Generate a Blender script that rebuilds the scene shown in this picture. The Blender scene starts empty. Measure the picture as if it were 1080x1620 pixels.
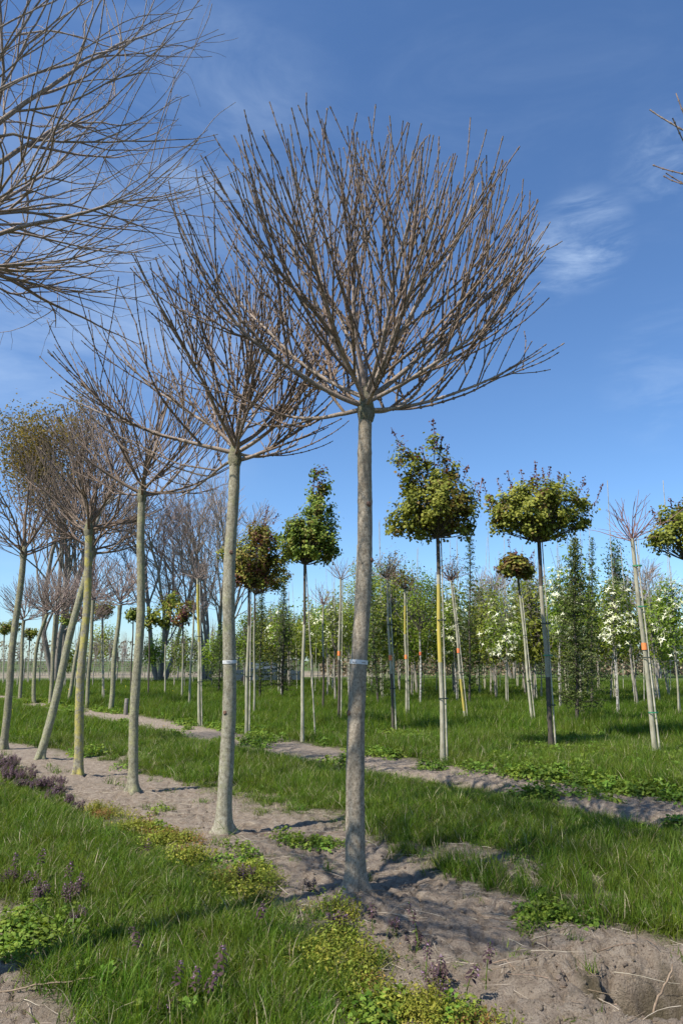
import bpy, math, random
import numpy as np
from math import sin, cos, pi, radians, sqrt, atan2

S = bpy.context.scene
C = S.collection

# ------------------------------------------------------------------ camera, sky, sun, exposure
PITCH = radians(12.3); EYE = 1.5; FOC = 1080.0
SUN_EL = radians(50.0); SUN_DIR = (-0.80, -0.60)          # horizontal direction towards the sun
cam_d = bpy.data.cameras.new('camera'); cam = bpy.data.objects.new('camera', cam_d); C.objects.link(cam)
cam.location = (0, 0, EYE); cam.rotation_euler = (pi/2 + PITCH, 0, 0)
cam_d.sensor_fit = 'VERTICAL'; cam_d.sensor_height = 36; cam_d.sensor_width = 24; cam_d.lens = 24
cam_d.clip_start = 0.05; cam_d.clip_end = 6000
S.camera = cam
S.render.resolution_x = 682; S.render.resolution_y = 1024
S.view_settings.view_transform = 'Standard'; S.view_settings.look = 'None'
S.view_settings.gamma = 1; S.view_settings.use_curve_mapping = False
S.view_settings.exposure = 0.62
S.cycles.max_bounces = 6; S.cycles.diffuse_bounces = 3; S.cycles.transparent_max_bounces = 8
S.cycles.use_denoising = True

W = bpy.data.worlds.new('World'); S.world = W; W.use_nodes = True
def N(nt, typ, **kw):
    n = nt.nodes.new(typ)
    for k, v in kw.items(): setattr(n, k, v)
    return n
def L(nt, a, b): nt.links.new(a, b)
nt = W.node_tree; nt.nodes.clear()
out = N(nt, 'ShaderNodeOutputWorld'); bg = N(nt, 'ShaderNodeBackground'); bg.inputs[1].default_value = 0.12
sky = N(nt, 'ShaderNodeTexSky'); sky.sky_type = 'NISHITA'; sky.sun_disc = False
sky.sun_elevation = SUN_EL; sky.sun_rotation = atan2(SUN_DIR[0], SUN_DIR[1])
sky.altitude = 0; sky.air_density = 1.0; sky.dust_density = 0.35; sky.ozone_density = 2.6
tint = N(nt, 'ShaderNodeMix', data_type='RGBA', blend_type='MULTIPLY'); tint.inputs[0].default_value = 1.0
tint.inputs[7].default_value = (0.62, 0.80, 0.98, 1)
L(nt, sky.outputs[0], tint.inputs[6])
tc = N(nt, 'ShaderNodeTexCoord')
def raydir(px, py):
    a = (px-540)/FOC; b = (810-py)/FOC
    v = (a, cos(PITCH)-b*sin(PITCH), sin(PITCH)+b*cos(PITCH)); l = sqrt(sum(c*c for c in v))
    return tuple(c/l for c in v)
def cirrus(px, py, half_deg, rot, scale, stretch, lo, hi, seed):
    """wispy high cloud round one direction of the sky"""
    m = N(nt, 'ShaderNodeMapping'); m.inputs['Rotation'].default_value = rot
    m.inputs['Scale'].default_value = stretch; m.inputs['Location'].default_value = (seed, seed*.7, 0)
    L(nt, tc.outputs['Generated'], m.inputs[0])
    n = N(nt, 'ShaderNodeTexNoise'); n.inputs['Scale'].default_value = scale; n.inputs['Detail'].default_value = 9
    n.inputs['Roughness'].default_value = 0.62; n.inputs['Distortion'].default_value = 0.5
    L(nt, m.outputs[0], n.inputs['Vector'])
    mr = N(nt, 'ShaderNodeMapRange'); mr.interpolation_type = 'SMOOTHSTEP'
    mr.inputs[1].default_value = lo; mr.inputs[2].default_value = hi
    L(nt, n.outputs[0], mr.inputs[0])
    d = N(nt, 'ShaderNodeVectorMath', operation='DOT_PRODUCT'); d.inputs[1].default_value = raydir(px, py)
    nv = N(nt, 'ShaderNodeVectorMath', operation='NORMALIZE'); L(nt, tc.outputs['Generated'], nv.inputs[0]); L(nt, nv.outputs[0], d.inputs[0])
    mk = N(nt, 'ShaderNodeMapRange'); mk.interpolation_type = 'SMOOTHSTEP'
    mk.inputs[1].default_value = cos(radians(half_deg)); mk.inputs[2].default_value = 1.0
    L(nt, d.outputs['Value'], mk.inputs[0])
    mul = N(nt, 'ShaderNodeMath', operation='MULTIPLY'); L(nt, mr.outputs[0], mul.inputs[0]); L(nt, mk.outputs[0], mul.inputs[1])
    return mul.outputs[0]
layers = [(cirrus(920, 380, 4.2, (0, .35, 0), 8, (1, 2, 4.5), .36, .72, 3.1), .42),
          (cirrus(860, 415, 4.0, (0, .5, 0), 8, (1, 2, 5), .38, .75, 5.1), .25),
          (cirrus(1050, 250, 4.0, (0, .9, 0), 9, (1, 2, 4), .42, .8, 1.7), .20),
          (cirrus(300, 330, 16, (0, 1.1, 0), 3, (1, 1, 3), .36, .85, 8.2), .48),
          (cirrus(1080, 590, 7, (0, .5, 0), 5, (1, 2, 5), .42, .8, 4.4), .14),
          (cirrus(780, 260, 22, (0, .5, 0), 3, (1, 1.5, 4), .45, .9, 2.2), .09),
          (cirrus(60, 600, 22, (0, .3, 0), 2.5, (1, 1, 3), .35, .9, 6.3), .50)]
cur = tint.outputs[2]
for fac, amt in layers:
    k = N(nt, 'ShaderNodeMath', operation='MULTIPLY'); L(nt, fac, k.inputs[0]); k.inputs[1].default_value = amt
    mx = N(nt, 'ShaderNodeMix', data_type='RGBA'); L(nt, k.outputs[0], mx.inputs[0]); L(nt, cur, mx.inputs[6])
    mx.inputs[7].default_value = (4.2, 5.2, 6.6, 1); cur = mx.outputs[2]
L(nt, cur, bg.inputs[0]); L(nt, bg.outputs[0], out.inputs[0])

sd = bpy.data.lights.new('sun', 'SUN'); sd.energy = 5.0; sd.angle = radians(0.5); sd.color = (1.0, 0.95, 0.87)
so = bpy.data.objects.new('sun', sd); C.objects.link(so)
from mathutils import Vector
_l = sqrt(SUN_DIR[0]**2 + SUN_DIR[1]**2)
sv = Vector((SUN_DIR[0]/_l*cos(SUN_EL), SUN_DIR[1]/_l*cos(SUN_EL), sin(SUN_EL)))
so.rotation_euler = sv.to_track_quat('Z', 'Y').to_euler(); so.location = (-20, -10, 30)

# ------------------------------------------------------------------ numeric helpers
def _hash(ix, iy, seed):
    h = (ix.astype(np.int64)*374761393 + iy.astype(np.int64)*668265263 + seed*1442695041) & 0xffffffff
    h = ((h ^ (h >> 13))*1274126177) & 0xffffffff
    h = h ^ (h >> 16)
    return (h & 0xffff)/65535.0
def vnoise(x, y, seed=0):
    x = np.asarray(x, float); y = np.asarray(y, float)
    ix = np.floor(x); iy = np.floor(y); fx = x-ix; fy = y-iy
    fx = fx*fx*(3-2*fx); fy = fy*fy*(3-2*fy)
    a = _hash(ix, iy, seed); b = _hash(ix+1, iy, seed); c = _hash(ix, iy+1, seed); d = _hash(ix+1, iy+1, seed)
    return (a*(1-fx)+b*fx)*(1-fy)+(c*(1-fx)+d*fx)*fy
def fbm(x, y, seed=0, o=4):
    s = 0; a = .5; t = 0
    for i in range(o):
        s = s + a*vnoise(x*2**i+i*17.3, y*2**i-i*9.1, seed+i); t += a; a *= .5
    return s/t
def sstep(a, b, x):
    t = np.clip((np.asarray(x, float)-a)/(b-a), 0, 1); return t*t*(3-2*t)
# the nursery rows run up and to the left: u along the rows, v across them
def UV(x, y): return -.63*x+.777*y, .777*x+.63*y
def XY(u, v): return -.63*u+.777*v, .777*u+.63*v
def at(px, py):
    """ground point (level ground) for a place read off the photograph"""
    a = (px-540)/FOC; b = (810-py)/FOC
    dy = cos(PITCH)-b*sin(PITCH); dz = sin(PITCH)+b*cos(PITCH); t = -EYE/dz
    return a*t, dy*t
def up(px, py, Y):
    """point at distance Y in front of the lens"""
    a = (px-540)/FOC; b = (810-py)/FOC
    dy = cos(PITCH)-b*sin(PITCH); dz = sin(PITCH)+b*cos(PITCH); t = Y/dy
    return np.array((a*t, Y, EYE+dz*t))
def mpp(Y, z=2.5): return (Y*cos(PITCH)+(z-EYE)*sin(PITCH))/FOC      # metres per photo pixel

HOLE = (1.50, 3.45)
BASES = [at(*p) for p in ((560, 1412), (353, 1325), (211, 1258), (124, 1228), (62, 1205), (5, 1188))]
def soil_mask(x, y):
    u, v = UV(x, y)
    w = (fbm(u*1.1, v*1.1, 5)-.5)*.9 + (fbm(u*5, v*5, 9)-.5)*.5
    far1 = np.interp(u, [0, 2, 2.9, 3.8, 4.9, 6.4, 8, 10.3, 14.5, 22, 60], [4.3, 4.1, 3.8, 4.0, 4.3, 4.2, 4.3, 4.2, 3.7, 3.6, 3.6])
    near1 = np.interp(u, [0, 2.3, 2.9, 3.5, 4.4, 6.5, 11, 60], [2.0, 2.35, 2.45, 2.6, 2.7, 2.65, 2.7, 2.9])
    def band(lo, hi, e=.18): return sstep(-e, e, v+w*.55-lo)*sstep(-e, e, hi-(v+w*.55))
    s = band(near1, far1)
    s = np.maximum(s, band(6.55, 7.95+0*u))
    s = np.maximum(s, band(-.7, 1.3)*sstep(2.9, 3.2, u+w*.3))
    s = np.maximum(s, band(9.2, 9.7)*sstep(.52, .6, fbm(u*.6, v*.6, 31))*.9)
    s = np.maximum(s, band(10.5, 11.0)*sstep(.55, .62, fbm(u*.6, v*.6, 41))*.9)
    # thin worn spots inside the lane
    s = np.maximum(s, band(4.0, 4.75)*sstep(.50, .60, fbm(u*1.6, v*1.6, 77))*.8)
    s = np.maximum(s, sstep(1.2, .75, np.hypot(x-1.0, y-3.3)))
    return np.clip(s, 0, 1)
def gheight(x, y, m=None):
    if m is None: m = soil_mask(x, y)
    u, v = UV(x, y)
    r = np.hypot(x, y)
    near = sstep(40, 15, r)
    z = (fbm(x*.7, y*.7, 3)-.5)*.10*near + (fbm(x*.08, y*.08, 13)-.5)*.25*sstep(12, 50, r)
    fine = sstep(16, 8, r)
    rough = (fbm(x*2.2, y*2.2, 21, 3)-.5)*.045 + (fbm(x*8.3+y*5.1, y*8.3-x*5.1, 24, 5)-.5)*.030 - np.abs(fbm(x*21-y*13, y*21+x*13, 22, 3)-.5)*.045 + .006
    clod = np.abs(fbm(x*9, y*9, 25, 3)-.5)*2; z = z + m*fine*(rough - .03*(1-sstep(0, .18, clod)))
    for tx, ty in BASES: z = z + .035*np.exp(-((x-tx)**2+(y-ty)**2)/.045)*(1+(fbm(x*12, y*12, 66)-.5))
    # furrow edge along the second strip, spoil rim and hole where a tree was lifted
    z = z + .07*m*np.exp(-((v-6.9)/.22)**2)*sstep(12, 7, u)
    d = np.hypot((x-HOLE[0])/1.0, (y-HOLE[1])/.72)
    dd = d + (fbm(x*5, y*5, 61)-.5)*.25
    z = z + .09*np.exp(-((dd-.62)/.24)**2) - .20*sstep(.38, .27, dd)
    sp = sstep(1.35, .8, d)
    z = z + sp*(.045*(fbm(x*6+y*3, y*6-x*3, 63, 5)-.5)*2 - .035*sstep(.10, .0, np.abs(fbm(x*5.5, y*5.5, 65, 3)-.5)))
    return z
def gz(x, y): return float(gheight(np.array([x], float), np.array([y], float))[0])

class MB:
    def __init__(s): s.V = []; s.F = {3: [], 4: []}; s.M = {3: [], 4: []}; s.n = 0
    def add(s, v, f, m=0):
        v = np.asarray(v, float).reshape(-1, 3); f = np.asarray(f, int)
        if not len(f): return
        k = f.shape[1]; s.V.append(v); s.F[k].append(f+s.n); s.M[k].append(np.full(len(f), m)); s.n += len(v)
    def mesh(s, name, mats, off=(0, 0, 0), smooth=True):
        me = bpy.data.meshes.new(name)
        v = np.concatenate(s.V)-np.asarray(off, float)
        me.vertices.add(len(v)); me.vertices.foreach_set('co', v.astype(np.float32).ravel())
        fs = []; tot = []; mi = []
        for k in (3, 4):
            if s.F[k]:
                f = np.concatenate(s.F[k]); fs.append(f.ravel()); tot.append(np.full(len(f), k)); mi.append(np.concatenate(s.M[k]))
        fl = np.concatenate(fs); tt = np.concatenate(tot); st = np.concatenate([[0], np.cumsum(tt)[:-1]])
        me.loops.add(len(fl)); me.loops.foreach_set('vertex_index', fl.astype(np.int32))
        me.polygons.add(len(tt)); me.polygons.foreach_set('loop_start', st.astype(np.int32)); me.polygons.foreach_set('loop_total', tt.astype(np.int32))
        me.polygons.foreach_set('material_index', np.concatenate(mi).astype(np.int32))
        me.polygons.foreach_set('use_smooth', np.full(len(tt), smooth))
        for m in (mats if isinstance(mats, (list, tuple)) else [mats]): me.materials.append(m)
        me.update(calc_edges=True)
        return me
def obj(name, mb, mats, parent=None, kind=None, smooth=True, label=None):
    root = parent
    while root is not None and root.parent is not None: root = root.parent
    off = root.location if root is not None else (0, 0, 0)
    o = bpy.data.objects.new(name, mb.mesh(name, mats, off, smooth)); C.objects.link(o)
    if parent is not None: o.parent = parent
    if kind: o['kind'] = kind
    if label: o['label'] = label
    return o
def thing(name, label, cat, loc, group=None):
    o = bpy.data.objects.new(name, None); C.objects.link(o); o.location = tuple(float(c) for c in loc)
    o.empty_display_size = .2; o['label'] = label; o['category'] = cat
    if group: o['group'] = group
    return o
def copy_tree(o, parent=None, keep=True):
    c = o.copy(); C.objects.link(c); c.parent = parent
    for ch in o.children: copy_tree(ch, c)
    return c

def tube(mb, P, R, k=6, m=0, cap=False, lump=None):
    P = np.asarray(P, float); R = np.asarray(R, float); n = len(P)
    T = np.gradient(P, axis=0); T /= np.linalg.norm(T, axis=1)[:, None]+1e-9
    avg = P[-1]-P[0]; avg = avg/(np.linalg.norm(avg)+1e-9)
    ref = np.array((1., 0, 0)) if abs(avg[0]) < .6 else np.array((0, 1., 0))
    if abs(avg[2]) < .5: ref = np.array((0, 0, 1.))
    A = np.cross(T, ref); A /= np.linalg.norm(A, axis=1)[:, None]+1e-9
    B = np.cross(T, A)
    th = np.arange(k)*2*pi/k
    rr = R[:, None]*np.ones(k)
    if lump is not None: rr = rr*lump(n, k)
    V = P[:, None, :] + rr[:, :, None]*(np.cos(th)[None, :, None]*A[:, None, :]+np.sin(th)[None, :, None]*B[:, None, :])
    i = np.arange(n-1)[:, None]*k; j = np.arange(k)[None, :]; j2 = (j+1) % k
    F = np.stack([i+j, i+j2, i+k+j2, i+k+j], -1).reshape(-1, 4)
    mb.add(V.reshape(-1, 3), F, m)
    if cap:
        mb.add(np.vstack([V[-1], P[-1][None]]), [[q, (q+1) % k, k] for q in range(k)], m)
        mb.add(np.vstack([V[0], P[0][None]]), [[(q+1) % k, q, k] for q in range(k)], m)

# ------------------------------------------------------------------ materials
def mat(name, nodes):
    m = bpy.data.materials.new(name); m.use_nodes = True; t = m.node_tree; t.nodes.clear()
    o = N(t, 'ShaderNodeOutputMaterial'); nodes(t, o); return m
def ramp(t, inp, stops):
    r = N(t, 'ShaderNodeValToRGB'); L(t, inp, r.inputs[0]); e = r.color_ramp.elements
    while len(e) < len(stops): e.new(.5)
    for q, (p, c) in zip(e, stops): q.position = p; q.color = (*c, 1)
    return r.outputs[0]
def noise(t, scale, detail=5, rough=.6, vec=None, coord='Object', sc=None):
    n = N(t, 'ShaderNodeTexNoise'); n.inputs['Scale'].default_value = scale; n.inputs['Detail'].default_value = detail; n.inputs['Roughness'].default_value = rough
    c = N(t, 'ShaderNodeTexCoord'); src = c.outputs[coord]
    if sc:
        mp = N(t, 'ShaderNodeMapping'); mp.inputs['Scale'].default_value = sc; L(t, src, mp.inputs[0]); src = mp.outputs[0]
    L(t, src, n.inputs['Vector']); return n.outputs[0]
def mixc(t, f, a, b, mode='MIX'):
    m = N(t, 'ShaderNodeMix', data_type='RGBA', blend_type=mode)
    for s_, v in ((0, f), (6, a), (7, b)):
        if hasattr(v, 'is_linked') or hasattr(v, 'links'): L(t, v, m.inputs[s_])
        elif s_ == 0: m.inputs[0].default_value = v
        else: m.inputs[s_].default_value = (*v, 1)
    return m.outputs[2]
def vary(t, col, amt=.25, hue=.02):
    oi = N(t, 'ShaderNodeObjectInfo'); h = N(t, 'ShaderNodeHueSaturation')
    a = N(t, 'ShaderNodeMapRange'); a.inputs[3].default_value = 1-amt; a.inputs[4].default_value = 1+amt; L(t, oi.outputs['Random'], a.inputs[0])
    w = N(t, 'ShaderNodeMath', operation='MULTIPLY'); L(t, oi.outputs['Random'], w.inputs[0]); w.inputs[1].default_value = 7.31
    w2 = N(t, 'ShaderNodeMath', operation='FRACT'); L(t, w.outputs[0], w2.inputs[0])
    b = N(t, 'ShaderNodeMapRange'); b.inputs[3].default_value = .5-hue; b.inputs[4].default_value = .5+hue; L(t, w2.outputs[0], b.inputs[0])
    L(t, a.outputs[0], h.inputs['Value']); L(t, b.outputs[0], h.inputs['Hue']); L(t, col, h.inputs['Color'])
    return h.outputs[0]
def bark(name, c1, c2, c3, lichen=None, lam=.5, scale=1.0, bump=.6, rough=.9, bands=False):
    def f(t, o):
        p = N(t, 'ShaderNodeBsdfPrincipled'); p.inputs['Roughness'].default_value = rough; p.inputs['Specular IOR Level'].default_value = .25
        big = noise(t, 3*scale, 4, .6); mid = noise(t, 42*scale, 7, .8, sc=(1, 1, .8)); fine = noise(t, 110*scale, 4, .75, sc=(1, 1, .7))
        col = ramp(t, mid, [(.36, c1), (.50, c2), (.64, c3)])
        col = mixc(t, ramp(t, big, [(.4, (0, 0, 0)), (.65, (.35, .35, .35))]), col, c1)
        if lichen:
            ln = noise(t, 9*scale, 6, .75)
            col = mixc(t, ramp(t, ln, [(lam, (0, 0, 0)), (lam+.12, (.8, .8, .8))]), col, lichen)
        vo = N(t, 'ShaderNodeTexVoronoi'); vo.inputs['Scale'].default_value = 60*scale; tcn = N(t, 'ShaderNodeTexCoord')
        L(t, tcn.outputs['Object'], vo.inputs['Vector'])
        spots = ramp(t, vo.outputs['Distance'], [(.0, (1, 1, 1)), (.28, (0, 0, 0))])
        col = mixc(t, spots, col, tuple(.45*c for c in c1))
        col = vary(t, col, .10, .008)
        L(t, col, p.inputs['Base Color'])
        ad = N(t, 'ShaderNodeMath', operation='ADD'); L(t, mid, ad.inputs[0]); L(t, fine, ad.inputs[1])
        bp = N(t, 'ShaderNodeBump'); bp.inputs['Strength'].default_value = bump; bp.inputs['Distance'].default_value = .012; L(t, ad.outputs[0], bp.inputs['Height'])
        L(t, bp.outputs[0], p.inputs['Normal']); L(t, p.outputs[0], o.inputs[0])
    return mat(name, f)
def simple(name, stops, scale=20, rough=.8, amt=.1, hue=.01, bump=0, sc=None, coord='Object'):
    def f(t, o):
        p = N(t, 'ShaderNodeBsdfPrincipled'); p.inputs['Roughness'].default_value = rough; p.inputs['Specular IOR Level'].default_value = .25
        n = noise(t, scale, 5, .65, sc=sc, coord=coord)
        L(t, vary(t, ramp(t, n, stops), amt, hue), p.inputs['Base Color'])
        if bump:
            bp = N(t, 'ShaderNodeBump'); bp.inputs['Strength'].default_value = bump; bp.inputs['Distance'].default_value = .01; L(t, n, bp.inputs['Height']); L(t, bp.outputs[0], p.inputs['Normal'])
        L(t, p.outputs[0], o.inputs[0])
    return mat(name, f)
def leafm(name, stops, scale=3, trans=.35, amt=.25, hue=.02, rough=.55, tcol=None, islands=True, patch=None):
    def f(t, o):
        p = N(t, 'ShaderNodeBsdfPrincipled'); p.inputs['Roughness'].default_value = rough; p.inputs['Specular IOR Level'].default_value = .15
        n = noise(t, scale, 3, .6); src = n
        if islands:
            g = N(t, 'ShaderNodeNewGeometry'); m = N(t, 'ShaderNodeMath', operation='MULTIPLY_ADD'); L(t, g.outputs['Random Per Island'], m.inputs[0]); m.inputs[1].default_value = .5
            s2 = N(t, 'ShaderNodeMath', operation='SUBTRACT'); L(t, n, s2.inputs[0]); s2.inputs[1].default_value = .25; L(t, s2.outputs[0], m.inputs[2]); src = m.outputs[0]
        col = ramp(t, src, stops)
        if patch:
            gp = N(t, 'ShaderNodeNewGeometry'); pn = N(t, 'ShaderNodeTexNoise'); pn.inputs['Scale'].default_value = 1.3; pn.inputs['Detail'].default_value = 4
            L(t, gp.outputs['Position'], pn.inputs['Vector']); col = mixc(t, ramp(t, pn.outputs[0], [(.44, (0, 0, 0)), (.68, (.75, .75, .75))]), col, patch)
        col = vary(t, col, amt, hue)
        L(t, col, p.inputs['Base Color'])
        tr = N(t, 'ShaderNodeBsdfTranslucent')
        L(t, mixc(t, 1.0, col, tcol or (1.25, 1.2, .5), 'MULTIPLY'), tr.inputs[0])
        ms = N(t, 'ShaderNodeMixShader'); ms.inputs[0].default_value = trans; L(t, p.outputs[0], ms.inputs[1]); L(t, tr.outputs[0], ms.inputs[2])
        L(t, ms.outputs[0], o.inputs[0])
    return mat(name, f)

M = {}
M['bark1'] = bark('bark_grey', (.15, .118, .078), (.31, .265, .19), (.45, .395, .30))
M['bark2'] = bark('bark_grey_speckled', (.15, .13, .085), (.31, .285, .20), (.45, .425, .33), lichen=(.30, .30, .16), lam=.52)
M['bark3'] = bark('bark_lichen', (.14, .12, .08), (.27, .24, .17), (.38, .35, .27), lichen=(.42, .36, .08), lam=.45)
M['bark4'] = bark('bark_olive', (.12, .11, .07), (.25, .23, .15), (.36, .34, .25), lichen=(.33, .32, .15), lam=.50)
M['fork'] = bark('bark_fork', (.09, .08, .055), (.20, .18, .12), (.32, .29, .2), lichen=(.25, .25, .12), lam=.5, bump=1)
M['scar'] = bark('branch_scar', (.10, .055, .035), (.20, .12, .08), (.30, .20, .14), bump=1)
M['limb'] = bark('limb_bark', (.16, .12, .09), (.31, .245, .195), (.43, .355, .30), scale=1.3, bump=.4)
M['shoot'] = bark('shoot_bark', (.10, .07, .048), (.20, .145, .105), (.34, .265, .21), scale=1.6, bump=.3)
M['shoot_far'] = simple('shoot_far', [(.3, (.16, .115, .095)), (.7, (.32, .245, .21))], 6)
M['shoot_red'] = simple('shoot_red', [(.3, (.17, .09, .075)), (.7, (.32, .20, .17))], 6)
M['shoot_pale'] = simple('shoot_pale', [(.3, (.17, .125, .11)), (.7, (.36, .30, .26))], 5)
M['bark_far'] = simple('bark_far', [(.3, (.15, .13, .105)), (.7, (.31, .275, .23))], 8, bump=.4)
M['cane'] = simple('bamboo_cane', [(.3, (.26, .235, .175)), (.7, (.47, .44, .35))], 9, sc=(1, 1, .25))
M['cane_node'] = simple('cane_node', [(.3, (.10, .08, .05)), (.7, (.2, .16, .1))], 9)
M['young'] = simple('young_bark', [(.3, (.20, .185, .12)), (.7, (.42, .39, .29))], 14, sc=(1, 1, .4), bump=.3)
M['young_yellow'] = simple('young_bark_yellow', [(.32, (.27, .24, .10)), (.6, (.46, .36, .06))], 5, sc=(1, 1, .4), bump=.3)
M['young_dark'] = simple('young_bark_dark', [(.3, (.045, .038, .03)), (.7, (.12, .10, .075))], 14, sc=(1, 1, .4), bump=.3)
M['birch'] = simple('speckled_white_bark', [(.40, (.14, .12, .10)), (.60, (.46, .44, .38))], 10, sc=(1, 1, 2.2))
M['tape_w'] = simple('white_tape', [(.3, (.40, .40, .38)), (.7, (.66, .66, .64))], 30, rough=.5)
M['tape_ink'] = simple('tape_ink', [(.3, (.05, .05, .06)), (.7, (.11, .11, .12))], 30)
M['tape_o'] = simple('orange_tape', [(.3, (.72, .17, .05)), (.7, (.85, .28, .10))], 12, rough=.5)
M['tie'] = simple('green_tie', [(.3, (.03, .16, .08)), (.7, (.06, .26, .13))], 12, rough=.5)
M['tie_dark'] = simple('dark_tie', [(.3, (.02, .03, .02)), (.7, (.05, .06, .05))], 12, rough=.5)
M['maple'] = leafm('maple_leaf', [(.22, (.09, .12, .018)), (.5, (.20, .24, .036)), (.8, (.34, .36, .07))], 2.5, .3, .12)
M['maple_br'] = leafm('maple_leaf_bronze', [(.25, (.10, .09, .02)), (.5, (.20, .16, .038)), (.8, (.29, .22, .065))], 2.5, .3, .12)
M['maple_red'] = leafm('maple_leaf_red', [(.25, (.08, .03, .025)), (.55, (.16, .065, .05)), (.8, (.24, .12, .085))], 2.5, .3, .12, tcol=(1.2, .8, .6))
M['horn'] = leafm('fresh_leaf', [(.25, (.09, .145, .014)), (.5, (.19, .265, .028)), (.8, (.30, .36, .05))], 2, .4, .2)
M['olive'] = leafm('olive_leaf', [(.25, (.09, .115, .018)), (.5, (.18, .215, .034)), (.8, (.27, .30, .06))], 2, .4, .2)
M['cornus'] = leafm('cornus_leaf', [(.25, (.09, .14, .018)), (.5, (.18, .25, .03)), (.8, (.27, .34, .05))], 2, .4, .15)
M['bract'] = leafm('white_bract', [(.25, (.66, .66, .36)), (.6, (.84, .83, .62))], 4, .2, .05, 0, tcol=(1, 1, .9))
M['needle'] = leafm('conifer_needle', [(.25, (.035, .06, .018)), (.5, (.075, .11, .03)), (.8, (.13, .165, .05))], 2, .2, .2)
M['willow'] = leafm('willow_leaf', [(.25, (.11, .09, .025)), (.5, (.20, .16, .045)), (.8, (.29, .23, .08))], .4, .4, .2)
M['hedge'] = leafm('dry_hedge_leaf', [(.25, (.16, .11, .07)), (.5, (.30, .215, .145)), (.8, (.42, .32, .23))], .3, .2, .1, tcol=(1, .9, .7))
M['scrub'] = leafm('scrub_leaf', [(.25, (.09, .085, .055)), (.5, (.17, .16, .10)), (.8, (.24, .22, .15))], .3, .2, .1)
M['wire'] = simple('galvanised_wire', [(.3, (.16, .15, .14)), (.7, (.30, .29, .27))], 5)
M['grass'] = leafm('grass_blade', [(.18, (.030, .066, .006)), (.5, (.090, .165, .012)), (.80, (.22, .29, .045))], 2, .42, .28, .022, .45, patch=(.135, .185, .024))
M['grass_dry'] = leafm('dry_grass', [(.25, (.22, .18, .09)), (.7, (.44, .38, .24))], 2, .3, .2, .02, tcol=(1, .9, .6))
M['weed'] = leafm('weed_leaf', [(.2, (.08, .14, .016)), (.5, (.16, .24, .032)), (.8, (.25, .33, .055))], 6, .35, .2)
M['chick'] = leafm('chickweed_leaf', [(.2, (.14, .16, .02)), (.5, (.27, .29, .04)), (.8, (.40, .38, .07))], 6, .35, .2, .03)
M['chick_red'] = leafm('chickweed_rust', [(.2, (.20, .11, .03)), (.8, (.36, .22, .07))], 6, .3, .2, .02, tcol=(1, .8, .5))
M['dn_leaf'] = leafm('dead_nettle_leaf', [(.2, (.06, .07, .03)), (.6, (.12, .13, .05)), (.85, (.16, .19, .06))], 8, .3, .2, .03)
M['dn_top'] = leafm('dead_nettle_top', [(.2, (.055, .032, .036)), (.6, (.11, .068, .072)), (.85, (.15, .11, .085))], 8, .3, .2, .02, tcol=(1.1, .8, .9))
M['dn_flower'] = leafm('dead_nettle_flower', [(.2, (.24, .11, .22)), (.8, (.46, .29, .46))], 8, .3, .2, .02, tcol=(1, .8, 1))
M['dandelion'] = simple('dandelion_yellow', [(.3, (.75, .55, .02)), (.7, (.85, .66, .04))], 8)
M['stick'] = simple('dead_stick', [(.3, (.12, .085, .055)), (.7, (.30, .22, .15))], 25, bump=.4)
M['straw'] = simple('straw', [(.3, (.34, .28, .20)), (.7, (.56, .49, .38))], 25)
M['stump'] = simple('weathered_post', [(.3, (.10, .085, .07)), (.7, (.24, .21, .18))], 30, sc=(1, 1, .15), bump=.6)
M['car'] = simple('dark_blue_paint', [(.3, (.03, .045, .06)), (.7, (.05, .07, .09))], 2, rough=.3)
M['glass'] = simple('window_glass', [(.3, (.10, .13, .16)), (.7, (.16, .20, .24))], 2, rough=.1)
M['rubber'] = simple('tyre', [(.3, (.015, .015, .015)), (.7, (.03, .03, .03))], 9)

def f_soil(t, o):
    p = N(t, 'ShaderNodeBsdfPrincipled'); p.inputs['Roughness'].default_value = .95; p.inputs['Specular IOR Level'].default_value = .12
    at_ = N(t, 'ShaderNodeAttribute'); at_.attribute_name = 'soil'
    big = noise(t, 1.3, 5, .6); mid = noise(t, 14, 7, .7); fine = noise(t, 90, 6, .75)
    soil = ramp(t, mid, [(.3, (.20, .152, .110)), (.5, (.36, .288, .215)), (.72, (.47, .395, .31))])
    soil = mixc(t, ramp(t, big, [(.4, (0, 0, 0)), (.7, (.5, .5, .5))]), soil, (.37, .30, .235))
    soil = mixc(t, ramp(t, fine, [(.36, (.75, .75, .75)), (.48, (0, 0, 0))]), soil, (.11, .08, .055))
    moss = noise(t, 5, 6, .7)
    at2 = N(t, 'ShaderNodeAttribute'); at2.attribute_name = 'damp'
    soil = mixc(t, at2.outputs['Fac'], soil, (.085, .072, .036))
    turf = ramp(t, mid, [(.3, (.045, .055, .018)), (.55, (.085, .095, .032)), (.75, (.14, .13, .06))])
    at3 = N(t, 'ShaderNodeAttribute'); at3.attribute_name = 'far'
    fgr = ramp(t, noise(t, .35, 6, .7), [(.35, (.045, .075, .014)), (.6, (.085, .12, .024)), (.8, (.13, .135, .05))])
    turf = mixc(t, at3.outputs['Fac'], turf, fgr)
    col = mixc(t, at_.outputs['Fac'], turf, soil)
    L(t, col, p.inputs['Base Color'])
    ad = N(t, 'ShaderNodeMath', operation='ADD'); L(t, mid, ad.inputs[0]); L(t, fine, ad.inputs[1])
    bp = N(t, 'ShaderNodeBump'); bp.inputs['Strength'].default_value = 1.0; bp.inputs['Distance'].default_value = .035; L(t, ad.outputs[0], bp.inputs['Height'])
    L(t, bp.outputs[0], p.inputs['Normal']); L(t, p.outputs[0], o.inputs[0])
M['ground'] = mat('soil_and_turf', f_soil)

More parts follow.
